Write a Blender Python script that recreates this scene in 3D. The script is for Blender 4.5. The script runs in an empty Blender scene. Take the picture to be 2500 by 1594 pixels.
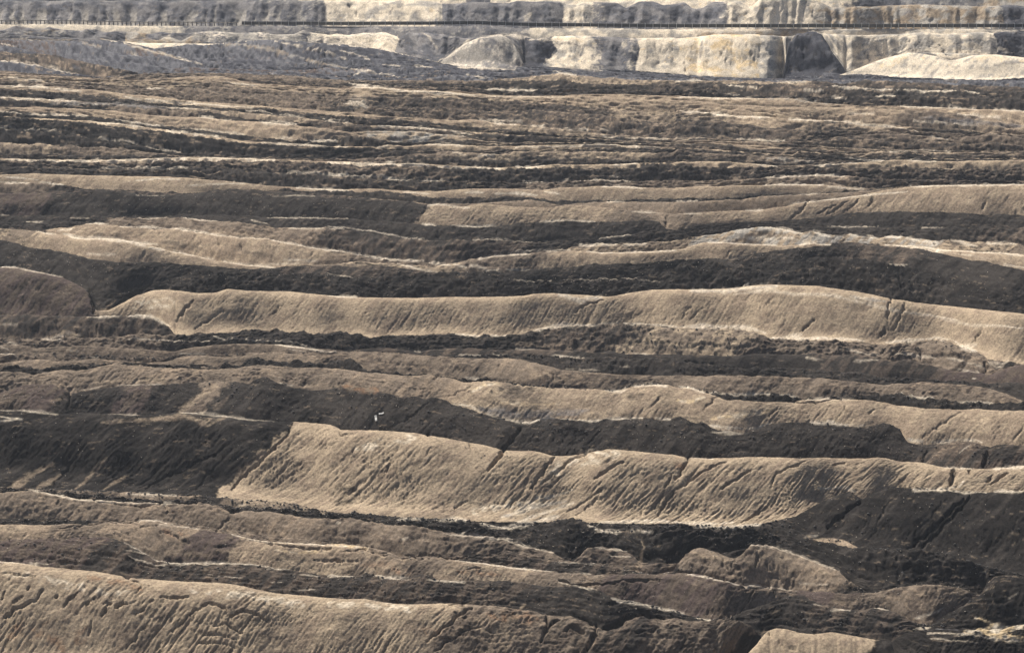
import bpy, math
import numpy as np

# ------------------------------------------------------------------ camera, world, sun, exposure
SC = bpy.context.scene
F = 1250.0 / math.tan(math.radians(7.0))        # focal length in photo pixels (2500 wide)
CX, CY = 1250.0, 797.0
PITCH = math.radians(6.5) + math.atan(CY / F)
H = 200.0                                        # camera height over the pit floor
cam_d = bpy.data.cameras.new('camera'); cam = bpy.data.objects.new('camera', cam_d)
SC.collection.objects.link(cam); SC.camera = cam
cam_d.sensor_width = 36.0; cam_d.angle = math.radians(14.0)
cam_d.clip_start = 1.0; cam_d.clip_end = 20000.0
cam.location = (0, 0, H); cam.rotation_euler = (math.pi / 2 - PITCH, 0, 0)

SUN_EL, SUN_AZ = math.radians(50), math.radians(-38)   # azimuth from +Y (view direction), negative = left
W = bpy.data.worlds.new('World'); SC.world = W; W.use_nodes = True
nt = W.node_tree; nt.nodes.clear()
sky = nt.nodes.new('ShaderNodeTexSky'); sky.sky_type = 'NISHITA'; sky.sun_disc = False
sky.sun_elevation = SUN_EL; sky.sun_rotation = SUN_AZ; sky.air_density = .8; sky.dust_density = 4.0; sky.ozone_density = .4
bg = nt.nodes.new('ShaderNodeBackground'); bg.inputs[1].default_value = 0.062
wo = nt.nodes.new('ShaderNodeOutputWorld')
nt.links.new(sky.outputs[0], bg.inputs[0]); nt.links.new(bg.outputs[0], wo.inputs[0])
sl = bpy.data.lights.new('sun', 'SUN'); sl.energy = 5.0; sl.angle = math.radians(0.8); sl.color = (1.0, 0.955, 0.89)
so = bpy.data.objects.new('sun', sl); SC.collection.objects.link(so)
so.rotation_euler = (math.pi / 2 - SUN_EL, 0, math.pi - SUN_AZ)
SC.view_settings.view_transform = 'Standard'; SC.view_settings.look = 'None'
SC.view_settings.gamma = 1.0; SC.view_settings.use_curve_mapping = False
SC.view_settings.exposure = 0.85

# ------------------------------------------------------------------ helpers
TILES = {'1': (0, 0), '2': (800, 0), '3': (1650, 0), '4': (0, 180), '5': (800, 180), '6': (1650, 180),
         '7': (0, 440), '8': (800, 440), '9': (1650, 440), 'a': (0, 800), 'b': (800, 800), 'c': (1650, 800),
         'd': (0, 1194), 'e': (800, 1194), 'f': (1650, 1194), 's': (0, 0)}
ZS = 2408 / 850.0


def parse(txt, crest=True):
    out = []
    for part in txt.split(';'):
        t, body = part.strip().split(':')
        ox, oy = TILES[t]; k = 1.0 if t == 's' else ZS
        for p in body.split():
            x, y = p.split(',')
            out.append((ox + float(x) / k, oy + float(y) / k))
    return np.array(out)


def perlin(x, y, seed=0):
    xi = np.floor(x).astype(np.int64); yi = np.floor(y).astype(np.int64)
    xf = x - xi; yf = y - yi

    def g(ix, iy, dx, dy):
        h = (ix * 374761393 + iy * 668265263 + seed * 974634777) & 0xffffffff
        h = ((h ^ (h >> 13)) * 1274126177) & 0xffffffff
        h = h ^ (h >> 16)
        a = (h & 1023) * (2 * math.pi / 1024)
        return np.cos(a) * dx + np.sin(a) * dy
    u = xf * xf * xf * (xf * (xf * 6 - 15) + 10); v = yf * yf * yf * (yf * (yf * 6 - 15) + 10)
    a = g(xi, yi, xf, yf); b = g(xi + 1, yi, xf - 1, yf)
    c = g(xi, yi + 1, xf, yf - 1); d = g(xi + 1, yi + 1, xf - 1, yf - 1)
    return (a + (b - a) * u + ((c + (d - c) * u) - (a + (b - a) * u)) * v) * 1.5


def fbm(x, y, n=4, seed=0, gain=.5):
    s = 0; a = 1.0; f = 1.0
    for i in range(n):
        s = s + a * perlin(x * f + 17.3 * i, y * f - 9.1 * i, seed + i * 31); a *= gain; f *= 2.03
    return s


def sstep(a, b, x):
    t = np.clip((x - a) / (b - a), 0, 1); return t * t * (3 - 2 * t)


def groove(n, w):
    return np.clip(1 - np.abs(n) / w, 0, 1)


# ------------------------------------------------------------------ earth colours (albedo); far greys also hold painted haze
C = dict(
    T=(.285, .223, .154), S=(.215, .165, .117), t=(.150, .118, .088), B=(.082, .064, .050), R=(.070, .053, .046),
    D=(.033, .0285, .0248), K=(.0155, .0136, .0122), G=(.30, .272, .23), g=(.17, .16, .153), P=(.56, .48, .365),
    Y=(.58, .44, .26), W=(.62, .535, .42), O=(.235, .140, .082), N=(.092, .091, .097), n=(.048, .048, .055))  # N, n, g: far clay greys, some distance haze mixed into the colour
C = {k: np.array(v) for k, v in C.items()}
# key: main, second, bias (share of second), third colour flecks, share
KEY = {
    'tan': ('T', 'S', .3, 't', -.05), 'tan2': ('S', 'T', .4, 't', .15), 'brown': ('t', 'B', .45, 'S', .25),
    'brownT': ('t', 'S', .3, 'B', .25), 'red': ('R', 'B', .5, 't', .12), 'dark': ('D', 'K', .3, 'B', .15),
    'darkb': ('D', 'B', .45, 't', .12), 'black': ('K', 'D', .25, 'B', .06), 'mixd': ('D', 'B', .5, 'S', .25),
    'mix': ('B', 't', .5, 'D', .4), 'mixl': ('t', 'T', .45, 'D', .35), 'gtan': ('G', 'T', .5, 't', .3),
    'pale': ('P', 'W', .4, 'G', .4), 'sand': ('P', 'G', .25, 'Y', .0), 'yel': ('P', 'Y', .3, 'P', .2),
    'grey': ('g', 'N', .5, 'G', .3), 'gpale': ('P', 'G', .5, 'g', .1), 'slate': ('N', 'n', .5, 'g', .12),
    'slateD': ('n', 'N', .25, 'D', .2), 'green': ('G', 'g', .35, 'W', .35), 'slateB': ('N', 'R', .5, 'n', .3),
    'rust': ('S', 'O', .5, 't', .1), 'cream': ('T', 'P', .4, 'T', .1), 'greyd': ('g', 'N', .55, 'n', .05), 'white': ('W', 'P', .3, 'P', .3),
}

# ------------------------------------------------------------------ layers, front to back
# crest line as read off the photograph; regions of earth along it; s = face slope, rill/lump/rough relief in metres
L = []
SMOOTH = ('great_face', 'dark_crest', 'right_black', 'dark_slope', 'two_tone', 'grey_smooth', 'low_dark', 'dark_band', 'smooth_tan', 'brown_mid')


def lay(name, crest, reg, **k):
    d = dict(name=name, crest=crest, reg=reg, s=.62, d=.62, hmax=99, hmin=.5, rill=.25, lump=.35, rough=.12, round=.09,
             lean=.85, flat=0, floor=0.0, lobe=0, jit=1.0, dr=.38 if name in SMOOTH else .85, streak=0.0, label='', pieces=None, rw=1.0)
    d.update(k)
    d['tilt'] = .33 if name.startswith('slate') or name.endswith('_rib') else 0.0
    if 'shear' not in d:
        d['shear'] = (.85 if name == 'great_face' else .66) if d['lean'] > .1 else (-.4 if d['lean'] < -.1 else .0)
    L.append(d)


def reg(txt):
    """'tan 600 black 900 tan' with x in photo pixels"""
    return txt


lay('foreground', 's:-400,1700 2900,1700', 'tan 1050 brown 2000 dark', rill=.3)
lay('tan_bump', 's:-400,1680 1750,1680 1815,1600; f:500,1133 560,1070 610,1000 640,975 700,960 760,966 850,990 960,1003 1080,986 1160,1000 1300,1026 1400,1045 1490,1054; s:2200,1640 2300,1680 2900,1690',
    'tan 2148 black', rill=.0, rough=.05, lump=.1, jit=.2, round=.1,
    label='smooth tan hump at the bottom edge in front of the dark brown slope')
lay('bottom_tan', 's:-400,1330; d:0,497 130,507 300,535 500,552 650,566 800,590 950,617 1150,628 1350,640 1500,648 1620,660 1750,685 1900,715 2100,735 2250,750 2408,760; e:130,762 250,757 350,775 500,793 650,797 830,790 950,795 1100,800 1250,820 1400,845 1500,870 1615,885 1700,878 1780,900 1850,945 1910,972 1980,960 2050,915 2100,880 2180,868 2280,885 2320,903 2408,893; f:100,910 200,912 350,897 430,905 520,950 580,1010 620,1060 650,1133; s:1950,1660 2100,1670; f:1420,1110 1500,1050 1600,990 1700,960 1850,985 2000,965 2200,965 2408,935; s:2900,1500',
    'tan 1135 brown 1350 mix 1480 mixd 1620 mix 1840 black 2900', rill=.45, rough=.12, lump=.45, jit=.25, round=.16, lean=.8,
    label='broad tan ridge with a rilled slope across the bottom left')
lay('low_dark', 's:-400,1330; d:0,352 60,345 300,346 500,336 700,330 800,345 900,385 1000,440 1080,490 1200,510 1400,505 1600,510 1750,520 1900,545 2050,565 2200,590 2408,606; e:180,608 260,577 330,595 450,607 560,620 590,597 650,587 710,600 760,630 900,640 1050,622 1150,632 1300,640 1400,655 1450,665 1600,675 1700,665 1780,675 1880,695 1950,740 2050,770 2200,795 2400,835; f:0,845 80,865 200,895 330,903 390,890 430,860 540,820 650,785 760,740 880,735 950,780 1050,800 1130,830 1270,835 1370,820 1470,835 1560,870 1680,930 1760,935 1900,850 2050,770 2105,738 2150,660 2200,605 2300,597 2408,617; s:2900,1450',
    'red 260 dark 300 darkb 1300 dark 1640 dark 2000 darkb 2240 black', rill=.18, lump=.3, rough=.16, jit=.4, streak=.35,
    label='dark grey ridge with pale streaks behind the bottom tan ridge')
lay('brown_mid', 's:-400,1270; d:0,245 80,240 300,250 450,237 700,235 830,226 960,212 1070,215 1200,245 1350,275 1500,295 1600,310 1750,350 1900,365 2100,375 2250,385 2408,385; e:0,375 130,380 250,395 350,415 420,435 500,470 640,465 750,460 850,485 1000,505 1150,520 1300,540 1500,562 1700,582 1850,590 2050,590 2150,590 2250,600 2408,577; f:0,577 150,590 300,620 450,660 620,675 760,695 850,700 1000,705 1200,720 1380,715 1500,690 1560,675 1700,660 1850,665 1950,680 2060,715 2110,737; s:2500,1430 2900,1450',
    'tan2 130 brownT 480 red 600 tan2 900 brownT 1010 brown 1100 tan2 1300 brown 1480 red 1830 brown 1950 red 2100 brown', rill=.28, lump=.5, rough=.16, jit=.4, round=.12,
    label='brown cracked ridge winding between two dark ridges low in the photo')
lay('cracked_hump', 's:-400,1262; d:0,205 150,200 300,203 500,215 620,214 760,214 830,222 960,211 1070,214; e:0,370 500,466; e:800,470 880,465 1000,455 1150,445 1250,430 1400,470 1600,500 1700,510 1900,515 2050,545 2150,570 2250,590 2408,560; f:0,530 60,460 110,425 170,403 300,443 400,482 470,440 520,380 560,377 680,400 850,460 1000,520 1120,560 1190,620 1240,650 1300,700 1380,714 1500,690; s:2200,1436 2900,1450',
    'dark 250 brown 1060 mixd 1660 brown 1760 brown 1900 brownT 2080 dark', rill=.3, lump=.4, rough=.2, jit=.5,
    label='cracked tan hump half buried below the long black ridge')
lay('brown_upper', 's:-400,1190; d:0,25 80,15 200,10 300,22 400,42 520,65 650,73 850,86 1000,95 1150,96 1250,100 1350,92 1420,97 1500,115 1600,168 1700,150 1850,156 2000,177 2150,200 2300,207 2408,203; e:0,207 150,197 250,217 400,242 600,257 700,268 800,300 950,315 1100,325 1250,355 1400,400 1550,430 1620,480 1700,505 1800,400 1900,400 2000,415 2080,440 2150,500; f:0,520 500,400 800,420 1100,520 1200,600; s:2200,1430 2900,1450',
    'brownT 400 brown 560 brownT 800 brown 1180 mix 1450 mixd 1700 dark', rill=.25, lump=.6, rough=.2, jit=.6,
    label='brown ridge with dark cracked rim under the big black and tan face')
lay('long_black', 's:-400,1180; a:0,1108; d:200,3 700,45 900,62 1050,75 1250,82 1350,70 1450,85 1550,110 1630,130 1700,118 1850,130 2000,145 2100,155 2180,140 2280,165 2408,186; e:0,180 120,180 170,155 250,175 350,205 500,215 650,222 850,212 1000,225 1080,255 1200,270 1300,275 1450,265 1600,280 1750,275 1850,290 1950,300 2080,318 2190,345 2230,330 2300,300 2408,283; f:0,268 150,256 300,265 450,265 600,290 800,330 950,355 1150,390 1300,405 1500,425 1700,430 1900,455 2040,500 2130,545 2250,580 2408,618; s:2900,1440',
    'dark 560 black', rill=.12, lump=.55, rough=.35, jit=1.5, round=.05,
    label='long black crumbly ridge below the large tan rilled face')
lay('toe_strip', 's:-400,1175; a:0,1104 150,1108 400,1122; d:720,19 900,19 1050,30 1230,45 1400,45 1530,60 1700,76 1900,90 2050,103 2150,135; e:0,160 1000,222; e:1240,265 1330,258 1430,258 1550,222 1640,205 1740,210 1830,262 1990,295 2050,262 2120,250 2230,262 2300,252 2408,250; f:0,232 100,250 200,258 350,272 500,254 600,240 740,262 850,290 930,345 1000,352 1100,342 1180,360 1240,395 1310,405; s:2200,1343 2500,1400 2900,1430',
    'mix 300 brownT 480 dark 550 mixl 800 dark 1970 tan2 2095 dark', rill=.1, lump=.3, rough=.25, jit=.8,
    label='low sandy toe strip at the foot of the black and tan face')
lay('right_black', 's:-400,1170; a:0,1104; d:500,40 1500,58; s:900,1270 1700,1285; f:0,240 350,272 500,250 600,238 700,215 830,185 980,100 1080,60 1200,10 1240,40 1290,70 1340,40 1420,8; c:1500,1100 1650,1110 1750,1126; f:1850,5 1950,20 2050,32 2150,20 2250,10 2408,15; s:2900,1205',
    'black', rill=.3, lump=.35, rough=.14, jit=.4, lean=.8, round=.05,
    label='steep black mound with diagonal gullies at the right edge')
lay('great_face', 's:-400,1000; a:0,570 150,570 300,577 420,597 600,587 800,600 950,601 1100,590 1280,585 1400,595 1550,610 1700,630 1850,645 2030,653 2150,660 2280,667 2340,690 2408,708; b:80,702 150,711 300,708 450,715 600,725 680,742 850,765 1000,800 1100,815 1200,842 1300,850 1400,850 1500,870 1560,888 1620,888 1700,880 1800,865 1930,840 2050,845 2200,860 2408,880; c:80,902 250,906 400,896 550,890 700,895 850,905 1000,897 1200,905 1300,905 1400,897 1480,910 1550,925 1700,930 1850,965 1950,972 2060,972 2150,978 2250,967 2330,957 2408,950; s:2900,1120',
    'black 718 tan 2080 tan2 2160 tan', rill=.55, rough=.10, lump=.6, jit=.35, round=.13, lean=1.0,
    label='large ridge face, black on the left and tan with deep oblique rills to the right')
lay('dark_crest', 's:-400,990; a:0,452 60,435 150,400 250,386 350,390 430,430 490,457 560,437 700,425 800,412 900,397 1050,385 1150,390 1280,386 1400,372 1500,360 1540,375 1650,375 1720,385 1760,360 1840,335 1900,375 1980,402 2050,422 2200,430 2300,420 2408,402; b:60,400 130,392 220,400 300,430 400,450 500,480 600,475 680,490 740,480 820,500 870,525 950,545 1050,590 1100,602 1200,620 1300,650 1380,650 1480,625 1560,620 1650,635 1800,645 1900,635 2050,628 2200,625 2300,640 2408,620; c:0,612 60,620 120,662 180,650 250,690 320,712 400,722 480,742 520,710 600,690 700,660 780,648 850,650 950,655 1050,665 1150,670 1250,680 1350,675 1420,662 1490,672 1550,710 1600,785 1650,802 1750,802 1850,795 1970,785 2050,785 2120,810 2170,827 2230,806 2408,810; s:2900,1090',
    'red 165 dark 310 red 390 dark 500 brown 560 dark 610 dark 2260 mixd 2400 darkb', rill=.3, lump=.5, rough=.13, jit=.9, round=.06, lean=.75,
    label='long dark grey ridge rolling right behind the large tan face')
lay('tan_back', 's:-400,905; a:0,300 150,306 230,325 300,310 450,290 600,295 700,265 800,250 900,255 1050,270 1200,280 1400,290 1550,286 1650,277 1780,256 1900,262 2050,275 2200,277 2408,292; b:100,290 200,302 300,315 400,315 500,330 620,330 700,320 760,345 850,348 950,378 1080,370 1150,368 1230,380 1380,395 1450,405 1520,412 1700,422 1850,425 1950,440 2050,425 2120,400 2250,395 2350,395 2408,412; c:100,415 200,452 350,500 450,500 600,515 720,510 800,515 900,500 1050,490 1200,495 1350,502 1450,522 1600,545 1750,560 2000,565 2100,560 2200,570 2408,575; s:2900,1010',
    'brown 120 brownT 700 brown 800 brownT 1110 tan2 1220 mixl 1300 tan2 1370 tan2 2500', rill=.32, lump=.5, rough=.14, jit=.5, round=.09,
    label='tan cracked ridge between the dark rolling ridge and a thin black rim')
lay('thin_black', 's:-400,905; a:0,298 30,266 150,272 280,290 400,266 540,262 600,275 720,252 900,255 1050,262 1250,272 1350,262 1500,278 1560,240 1640,260 1720,235 1760,210 1850,230 2000,235 2060,216 2160,250 2250,250 2350,216 2408,222; b:70,215 160,215 190,240 280,290 400,312 620,322 700,318 760,340 870,350 960,358 1080,350 1200,365 1350,387 1450,402 1520,410 2000,435; c:100,413 210,450 310,448 400,466 550,470 700,455 800,465 870,490 1000,488 1100,475 1200,465 1300,463 1380,455 1450,470 1560,460 1700,480 1850,500 2000,510 2100,510 2250,516 2408,516; s:2900,985',
    'black', rill=.06, lump=.5, rough=.3, jit=1.2, round=.05, hmin=1.0,
    label='thin black crumbling rim on top of the tan ridge right of centre')
lay('brown_long', 's:-400,890; a:0,246 150,226 300,216 400,235 550,225 650,213 750,225 900,235 1000,240 1150,235 1250,202 1400,190 1550,205 1700,195 1800,176 1900,170 2050,185 2200,195 2300,182 2408,175; b:150,170 300,168 450,175 600,186 750,200 900,208 1050,212 1240,210 1330,220 1400,240 1500,260 1600,285 1750,300 1900,315 2050,325 2200,330 2408,333; c:0,325 150,335 300,330 500,330 700,335 850,345 1000,345 1150,365 1300,380 1430,397 1550,385 1700,378 1850,385 2000,395 2150,415 2300,465 2400,505; s:2900,1010',
    'brownT 800 brown 1200 brownT 1330 brown 1900 brown', rill=.3, lump=.35, rough=.12, jit=.4, round=.08,
    label='brown grey ridge crossing the middle of the photo under a dark line')
lay('dark_line', 's:-400,870; a:0,182 100,181 170,172 400,176 540,186 650,196 750,190 850,205 950,205 1100,203 1200,196 1400,186 1550,190 1750,168 1900,162 2100,172 2408,168; b:0,160 200,164 400,168 600,182 800,196 1000,190 1200,186 1350,196 1500,190 1640,205 1750,205 1850,200 2000,205 2200,213 2408,216; c:0,218 80,235 200,240 350,260 480,285 560,270 700,275 850,275 1000,290 1150,305 1270,305 1400,340 1550,350 1600,340 1700,355 1850,370 1950,365 2100,375 2230,385 2350,380 2408,385; s:2900,960',
    'mix 200 mixd 560 brown 1050 dark 2900', rill=.14, lump=.4, rough=.22, jit=.8, round=.07,
    label='dark ridge with a cracked rim over the brown grey ridge')
lay('grey_smooth', 's:-400,850; a:0,120 100,112 250,140 450,128 600,121 800,140 1000,150 1200,165 1300,142 1500,117 1700,110 1900,115 2050,126 2200,150 2408,166; b:0,148 100,158 250,146 400,140 500,150 620,172 700,152 800,146 950,140 1100,150 1250,155 1400,146 1550,155 1700,165 1850,170 1950,160 2050,185 2200,180 2408,186; c:0,186 150,187 350,196 450,190 580,178 700,185 850,190 950,175 1050,190 1150,190 1250,182 1400,216 1500,236 1600,216 1700,245 1850,280 1950,305 2050,290 2130,320 2180,325 2250,292 2350,262 2408,254; s:2900,870',
    'mix 350 brown 800 darkb 1400 dark 2000 darkb 2300 red', rill=.2, lump=.35, rough=.1, jit=.4, round=.12,
    label='smooth dark grey hummocks in a row below the crumbly black ridge')
lay('crumb_black', 's:-400,820; a:0,76 200,76 350,70 420,50 500,60 580,75 700,66 850,55 1000,38 1080,50 1200,55 1230,42 1300,60 1380,35 1500,40 1620,35 1750,8 1850,25 1920,8 1990,40 2080,25 2150,50 2200,40 2320,30 2408,35; b:80,28 150,45 220,45 300,68 400,55 520,50 650,55 750,45 850,42 950,55 1020,65 1100,50 1150,65 1220,55 1300,55 1380,35 1460,15; 8:1600,1017 1750,1000 1900,1005 2050,992 2200,997 2408,1020; 9:0,1022 150,1025 300,1020 400,1036 500,1045 600,1070; c:640,76 750,80 900,85 1100,90 1250,97 1400,115 1500,122 1600,108 1750,96 1900,94 1940,130 2050,156 2140,195 2200,290 2300,272 2408,256; s:2900,850',
    'mix 420 dark 1330 mixd 1560 mixl 1850 mix 2100 brown', rill=.18, lump=.6, rough=.3, jit=1.3, round=.06,
    label='crumbly black ridge with bumpy rim along the foot of the long smooth tan ridge')
lay('left_shelf', 's:-400,765; 7:0,930 300,936 600,943 850,938 1040,935 1110,970 1175,1020 1210,1068; s:440,818 2300,860 2500,890 2900,890',
    'darkb 130 mixd', rill=.1, lump=.4, rough=.2, jit=.6,
    label='low dark shelf at the left in front of the long tan ridge')
lay('smooth_tan', 's:-400,640; 7:0,600 100,600 250,632 430,670 520,715 590,755 625,800 645,860 665,905 750,897 850,850 950,795 1060,762 1130,758 1250,768 1370,780 1490,778 1570,752 1700,765 1850,768 2000,772 2150,785 2300,800 2408,806; 8:150,808 350,812 600,815 850,808 1050,808 1200,805 1350,800 1450,785 1550,782 1650,790 1800,795 1900,805 1970,805 2080,780 2250,758 2408,755; 9:150,755 350,750 450,740 550,728 650,722 800,725 1000,732 1100,750 1250,770 1400,800 1500,825 1590,832 1650,845 1800,862 2000,880 2200,900 2408,925; s:2900,800',
    'red 240 tan', rill=.3, lump=.45, rough=.07, jit=.2, round=.16, lean=.0, hmax=30, shear=.62,
    pieces=[(-400, 236, 'spoil_hill', 'rounded reddish dark mound at the left edge, split off by a crack'),
            (236, 3000, 'spoil_hill', 'long smooth tan ridge with fine rills across the middle')])
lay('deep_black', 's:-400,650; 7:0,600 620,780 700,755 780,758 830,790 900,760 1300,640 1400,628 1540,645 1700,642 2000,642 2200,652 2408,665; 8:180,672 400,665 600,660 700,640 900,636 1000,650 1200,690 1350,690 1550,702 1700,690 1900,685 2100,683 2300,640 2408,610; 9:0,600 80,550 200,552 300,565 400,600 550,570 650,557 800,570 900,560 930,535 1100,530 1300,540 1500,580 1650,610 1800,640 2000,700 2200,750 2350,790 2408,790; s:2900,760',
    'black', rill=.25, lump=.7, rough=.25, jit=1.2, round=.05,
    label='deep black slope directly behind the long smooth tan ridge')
lay('dark_slope', 's:-400,570; 7:0,415 100,430 200,465 350,480 500,510 600,535 750,560 1000,570 1200,572 1350,583 1500,600 1650,610 1800,612 1950,600 2100,588 2250,590 2408,598; 8:100,590 300,590 450,600 600,620 750,635 850,640 1000,636 1150,630 1300,635 1450,615 1600,605 1750,598 1850,575 1920,585 2100,578 2250,570 2408,558; 9:0,552 150,541 350,545 550,510 700,480 900,470 1000,455 1100,435 1250,440 1400,455 1550,462 1700,472 1850,510 2000,545 2150,562 2250,590 2408,620; s:2900,700',
    'dark 700 darkb 1100 black 1700 dark 2080 darkb 2250 dark', rill=.28, lump=.55, rough=.16, jit=.6, round=.06,
    label='dark grey sweeping slope running from the left edge behind the tan ridge')
lay('tan_waves', 's:-400,555; 7:0,335 100,340 270,350 330,375 440,375 500,395 600,405 750,400 850,410 1000,440 1100,470 1200,490 1350,520 1500,560 1700,585 1900,600; 8:0,585 200,560 400,575 600,590 700,600 800,585 870,575 950,560 1000,545 1150,525 1300,512 1500,500 1650,490 1790,490 1900,500 2050,500 2200,495 2408,483; 9:100,460 200,430 350,430 500,440 650,450 800,450 920,435 1060,445 1200,436 1400,442 1550,445 1700,455 1850,480 2000,490 2200,500 2408,515; s:2900,650',
    'mixl 100 tan2 700 mixl 1150 mix 1340 tan2 2020 darkb 2150 tan2', rill=.2, lump=.5, rough=.14, jit=.5, round=.14,
    label='wavy tan ridge with pale sandy rims above the dark sweeping slope')
lay('knobbly', 's:-400,550; 7:0,330 250,345 440,330 600,300 700,306 850,320 1000,330 1100,345 1200,331 1300,350 1500,380 1700,400 1860,405 1950,430 2100,455 2250,480 2408,498; 8:100,490 200,515 300,530 450,545 600,552 720,580 900,570; 8:1500,492 1650,480 1750,450 1850,440 1950,435 2100,440 2250,425 2408,420; 9:150,390 300,370 450,340 600,325 750,340 850,362 950,350 1050,382 1200,375 1400,402 1500,385 1650,400 1800,422 1900,410 2050,430 2200,415 2408,450; s:2900,620',
    'mixd 120 tan2 860 brown 1380 mixl 1700 gtan 2300 mixl', rill=.35, lump=.9, rough=.25, jit=1.0, round=.07,
    label='knobbly pale and dark ridge with scalloped gullies right of centre')
lay('brown_dark', 's:-400,545; 7:0,296 200,290 350,286 500,267 700,266 850,258 1000,265 1200,257 1350,267 1500,281 1700,300 1900,325 2100,331 2408,342; 8:0,330 150,345 300,365 450,390 550,408 700,415 760,418 900,412 1050,416 1200,411 1350,430 1500,425 1650,405 1750,390 1900,400 2050,385 2150,360 2250,346 2408,350; 9:0,372 100,357 200,345 400,332 600,322 900,320 1200,318 1500,325 1800,325 2000,330 2200,312 2408,330; s:2900,560',
    'dark 260 brown 800 mixd 1300 dark 1640 dark 2400 mixd', rill=.2, lump=.45, rough=.2, jit=.8, round=.06,
    label='dark brown ridge band above the wavy tan ridges')
lay('dark_band', 's:-400,525; 7:0,245 200,245 500,246 800,248 1100,250 1300,238 1550,241 1700,250 2000,262 2408,266; 8:200,271 400,281 550,300 640,310 700,300 850,315 1000,315 1170,315 1300,300 1450,290 1550,280 1700,280 1850,285 2000,290 2100,280 2200,278 2290,285 2330,330 2408,345; 9:0,345 100,330 200,302 350,300 500,286 650,285 800,275 950,262 1050,250 1150,232 1300,225 1450,222 1600,215 1800,218 2000,225 2150,240 2300,235 2408,241; s:2900,530',
    'dark 1640 dark', rill=.18, lump=.45, rough=.18, jit=.7, round=.05,
    label='dark band below the dark and tan slope in the upper middle')
lay('two_tone', 's:-400,470; 7:0,90 100,92 250,86 400,92 550,80 700,65 850,80 1000,100 1300,100 1400,86 1500,70 1600,63 1750,76 1900,82 2050,88 2200,112 2408,125; 8:150,128 300,132 450,140 600,155 690,171 800,176 950,186 1070,158 1150,170 1300,186 1500,190 1650,180 1750,170 1900,186 2050,205 2200,215 2408,235; 9:0,235 300,215 600,205 760,180 900,150 1100,128 1300,100 1450,70 1600,48 1800,37 2000,34 2408,31; s:2900,445',
    'red 130 dark 1055 tan2 1500 brownT 1700 tan2', rill=.3, lump=.5, rough=.12, jit=.4, round=.08,
    label='ridge face, dark grey on the left turning tan towards the right edge')
lay('brown_bump', 's:-400,462; 7:0,88 700,64 1300,98 1600,62 2050,86; 8:0,100 600,152 690,165 850,160 1000,163 1250,146 1400,135 1500,150 1600,175 1750,160 1850,150 1950,148 2100,152 2250,150 2408,152; 9:150,150 300,140 450,135 600,112 750,105 900,100 1100,90 1300,76 1400,67 1600,46 2408,29; s:2900,440',
    'darkb 900 brownT 1300 brownT', rill=.12, lump=.3, rough=.14, jit=.5,
    label='low brown hummocks behind the tan half of the two-toned face')
lay('ragged_dark', 's:-400,450; 7:0,20 200,20 400,26 500,46 650,68 700,64 1000,75 1200,86 1350,90 1500,70 1600,62 1850,76 1950,62 2050,70 2200,76 2408,76; 8:100,68 200,80 330,80 420,78 530,90 650,110 800,115 950,122 1100,120 1350,115 1450,125 1550,145 1700,141 1850,140 1950,140 2300,130 2408,125; 9:200,125 350,120 500,112 620,102 700,106 1000,92 1400,66 1600,46 2408,29; s:2900,438',
    'brown 130 dark', rill=.08, lump=.4, rough=.25, jit=1.0, round=.05,
    label='ragged thin dark ridge in front of the pale tan strip, upper middle')
lay('pale_strip', 's:-400,430; 4:0,702 200,690 350,696 500,700 700,706 900,711 1100,712 1300,721 1500,740 1700,756 1850,775 2050,786 2200,796 2408,803; 5:150,800 300,795 450,805 600,812 750,815 900,800 1100,795 1300,798 1500,805 1600,790 1750,785 1900,778 2050,780 2200,790 2408,793; 6:0,790 150,780 300,780 450,775 600,770 800,765 1000,768 1150,776 1250,790 1400,800 1500,790 1700,775 1900,770 2408,764; s:2900,436',
    'tan 560 tan2 900 tan2 2900', rill=.25, lump=.35, rough=.12, jit=.4,
    label='pale tan strip reaching across the upper middle below dark rubble')
lay('rubble_a', 's:-400,405; 4:0,640 200,650 400,655 600,660 800,660 1000,662 1300,656 1500,662 1700,672 1900,686 2100,700 2408,712; 5:200,726 400,736 600,741 800,742 1000,747 1200,752 1340,756 1500,750 1700,746 1900,736 2100,745 2408,742; 6:0,738 200,743 400,735 600,724 800,710 1000,703 1200,710 1300,722 1500,732 1800,736 2100,741 2408,745; s:2900,440',
    'dark 1280 mix 1700 brownT 2090 darkb', rill=.1, lump=.55, rough=.3, jit=1.0,
    label='dark rubble ridge, lowest of the upper dark bands')
lay('rubble_b', 's:-400,390; 4:0,602 200,607 400,607 600,614 850,627 1000,617 1200,602 1400,607 1700,610 1900,602 2100,620 2408,632; 5:200,637 400,641 600,642 800,651 1000,657 1200,661 1350,657 1600,652 1800,655 2000,656 2150,650 2250,625 2408,628; 6:0,642 200,645 400,650 600,650 800,655 1000,648 1200,655 1400,650 1600,645 1750,655 1900,666 2050,655 2200,672 2300,660 2408,655; s:2900,412',
    'mixd 1100 dark 1800 darkb', rill=.1, lump=.6, rough=.32, jit=1.1,
    label='dark rubble ridge under the thin pale line')
lay('pale_line', 's:-400,385; 4:0,589 200,594 500,599 850,597 1050,589 1300,581 1500,584 1700,589 1900,597 2100,604 2408,611; 5:0,611 200,619 400,626 600,627 800,634 1000,647 1200,654 1400,644 1600,630 1800,632 2000,630 2200,619 2408,616; 6:0,614 200,609 350,613 550,626 720,645 800,640 1000,634 1150,628 1300,615 1500,600 1700,605 1900,610 2100,605 2408,600; s:2900,390',
    'tan 2900', rill=.06, lump=.25, rough=.12, jit=.4, round=.2,
    label='thin pale sandy ridge line between dark rubble bands')
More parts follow.
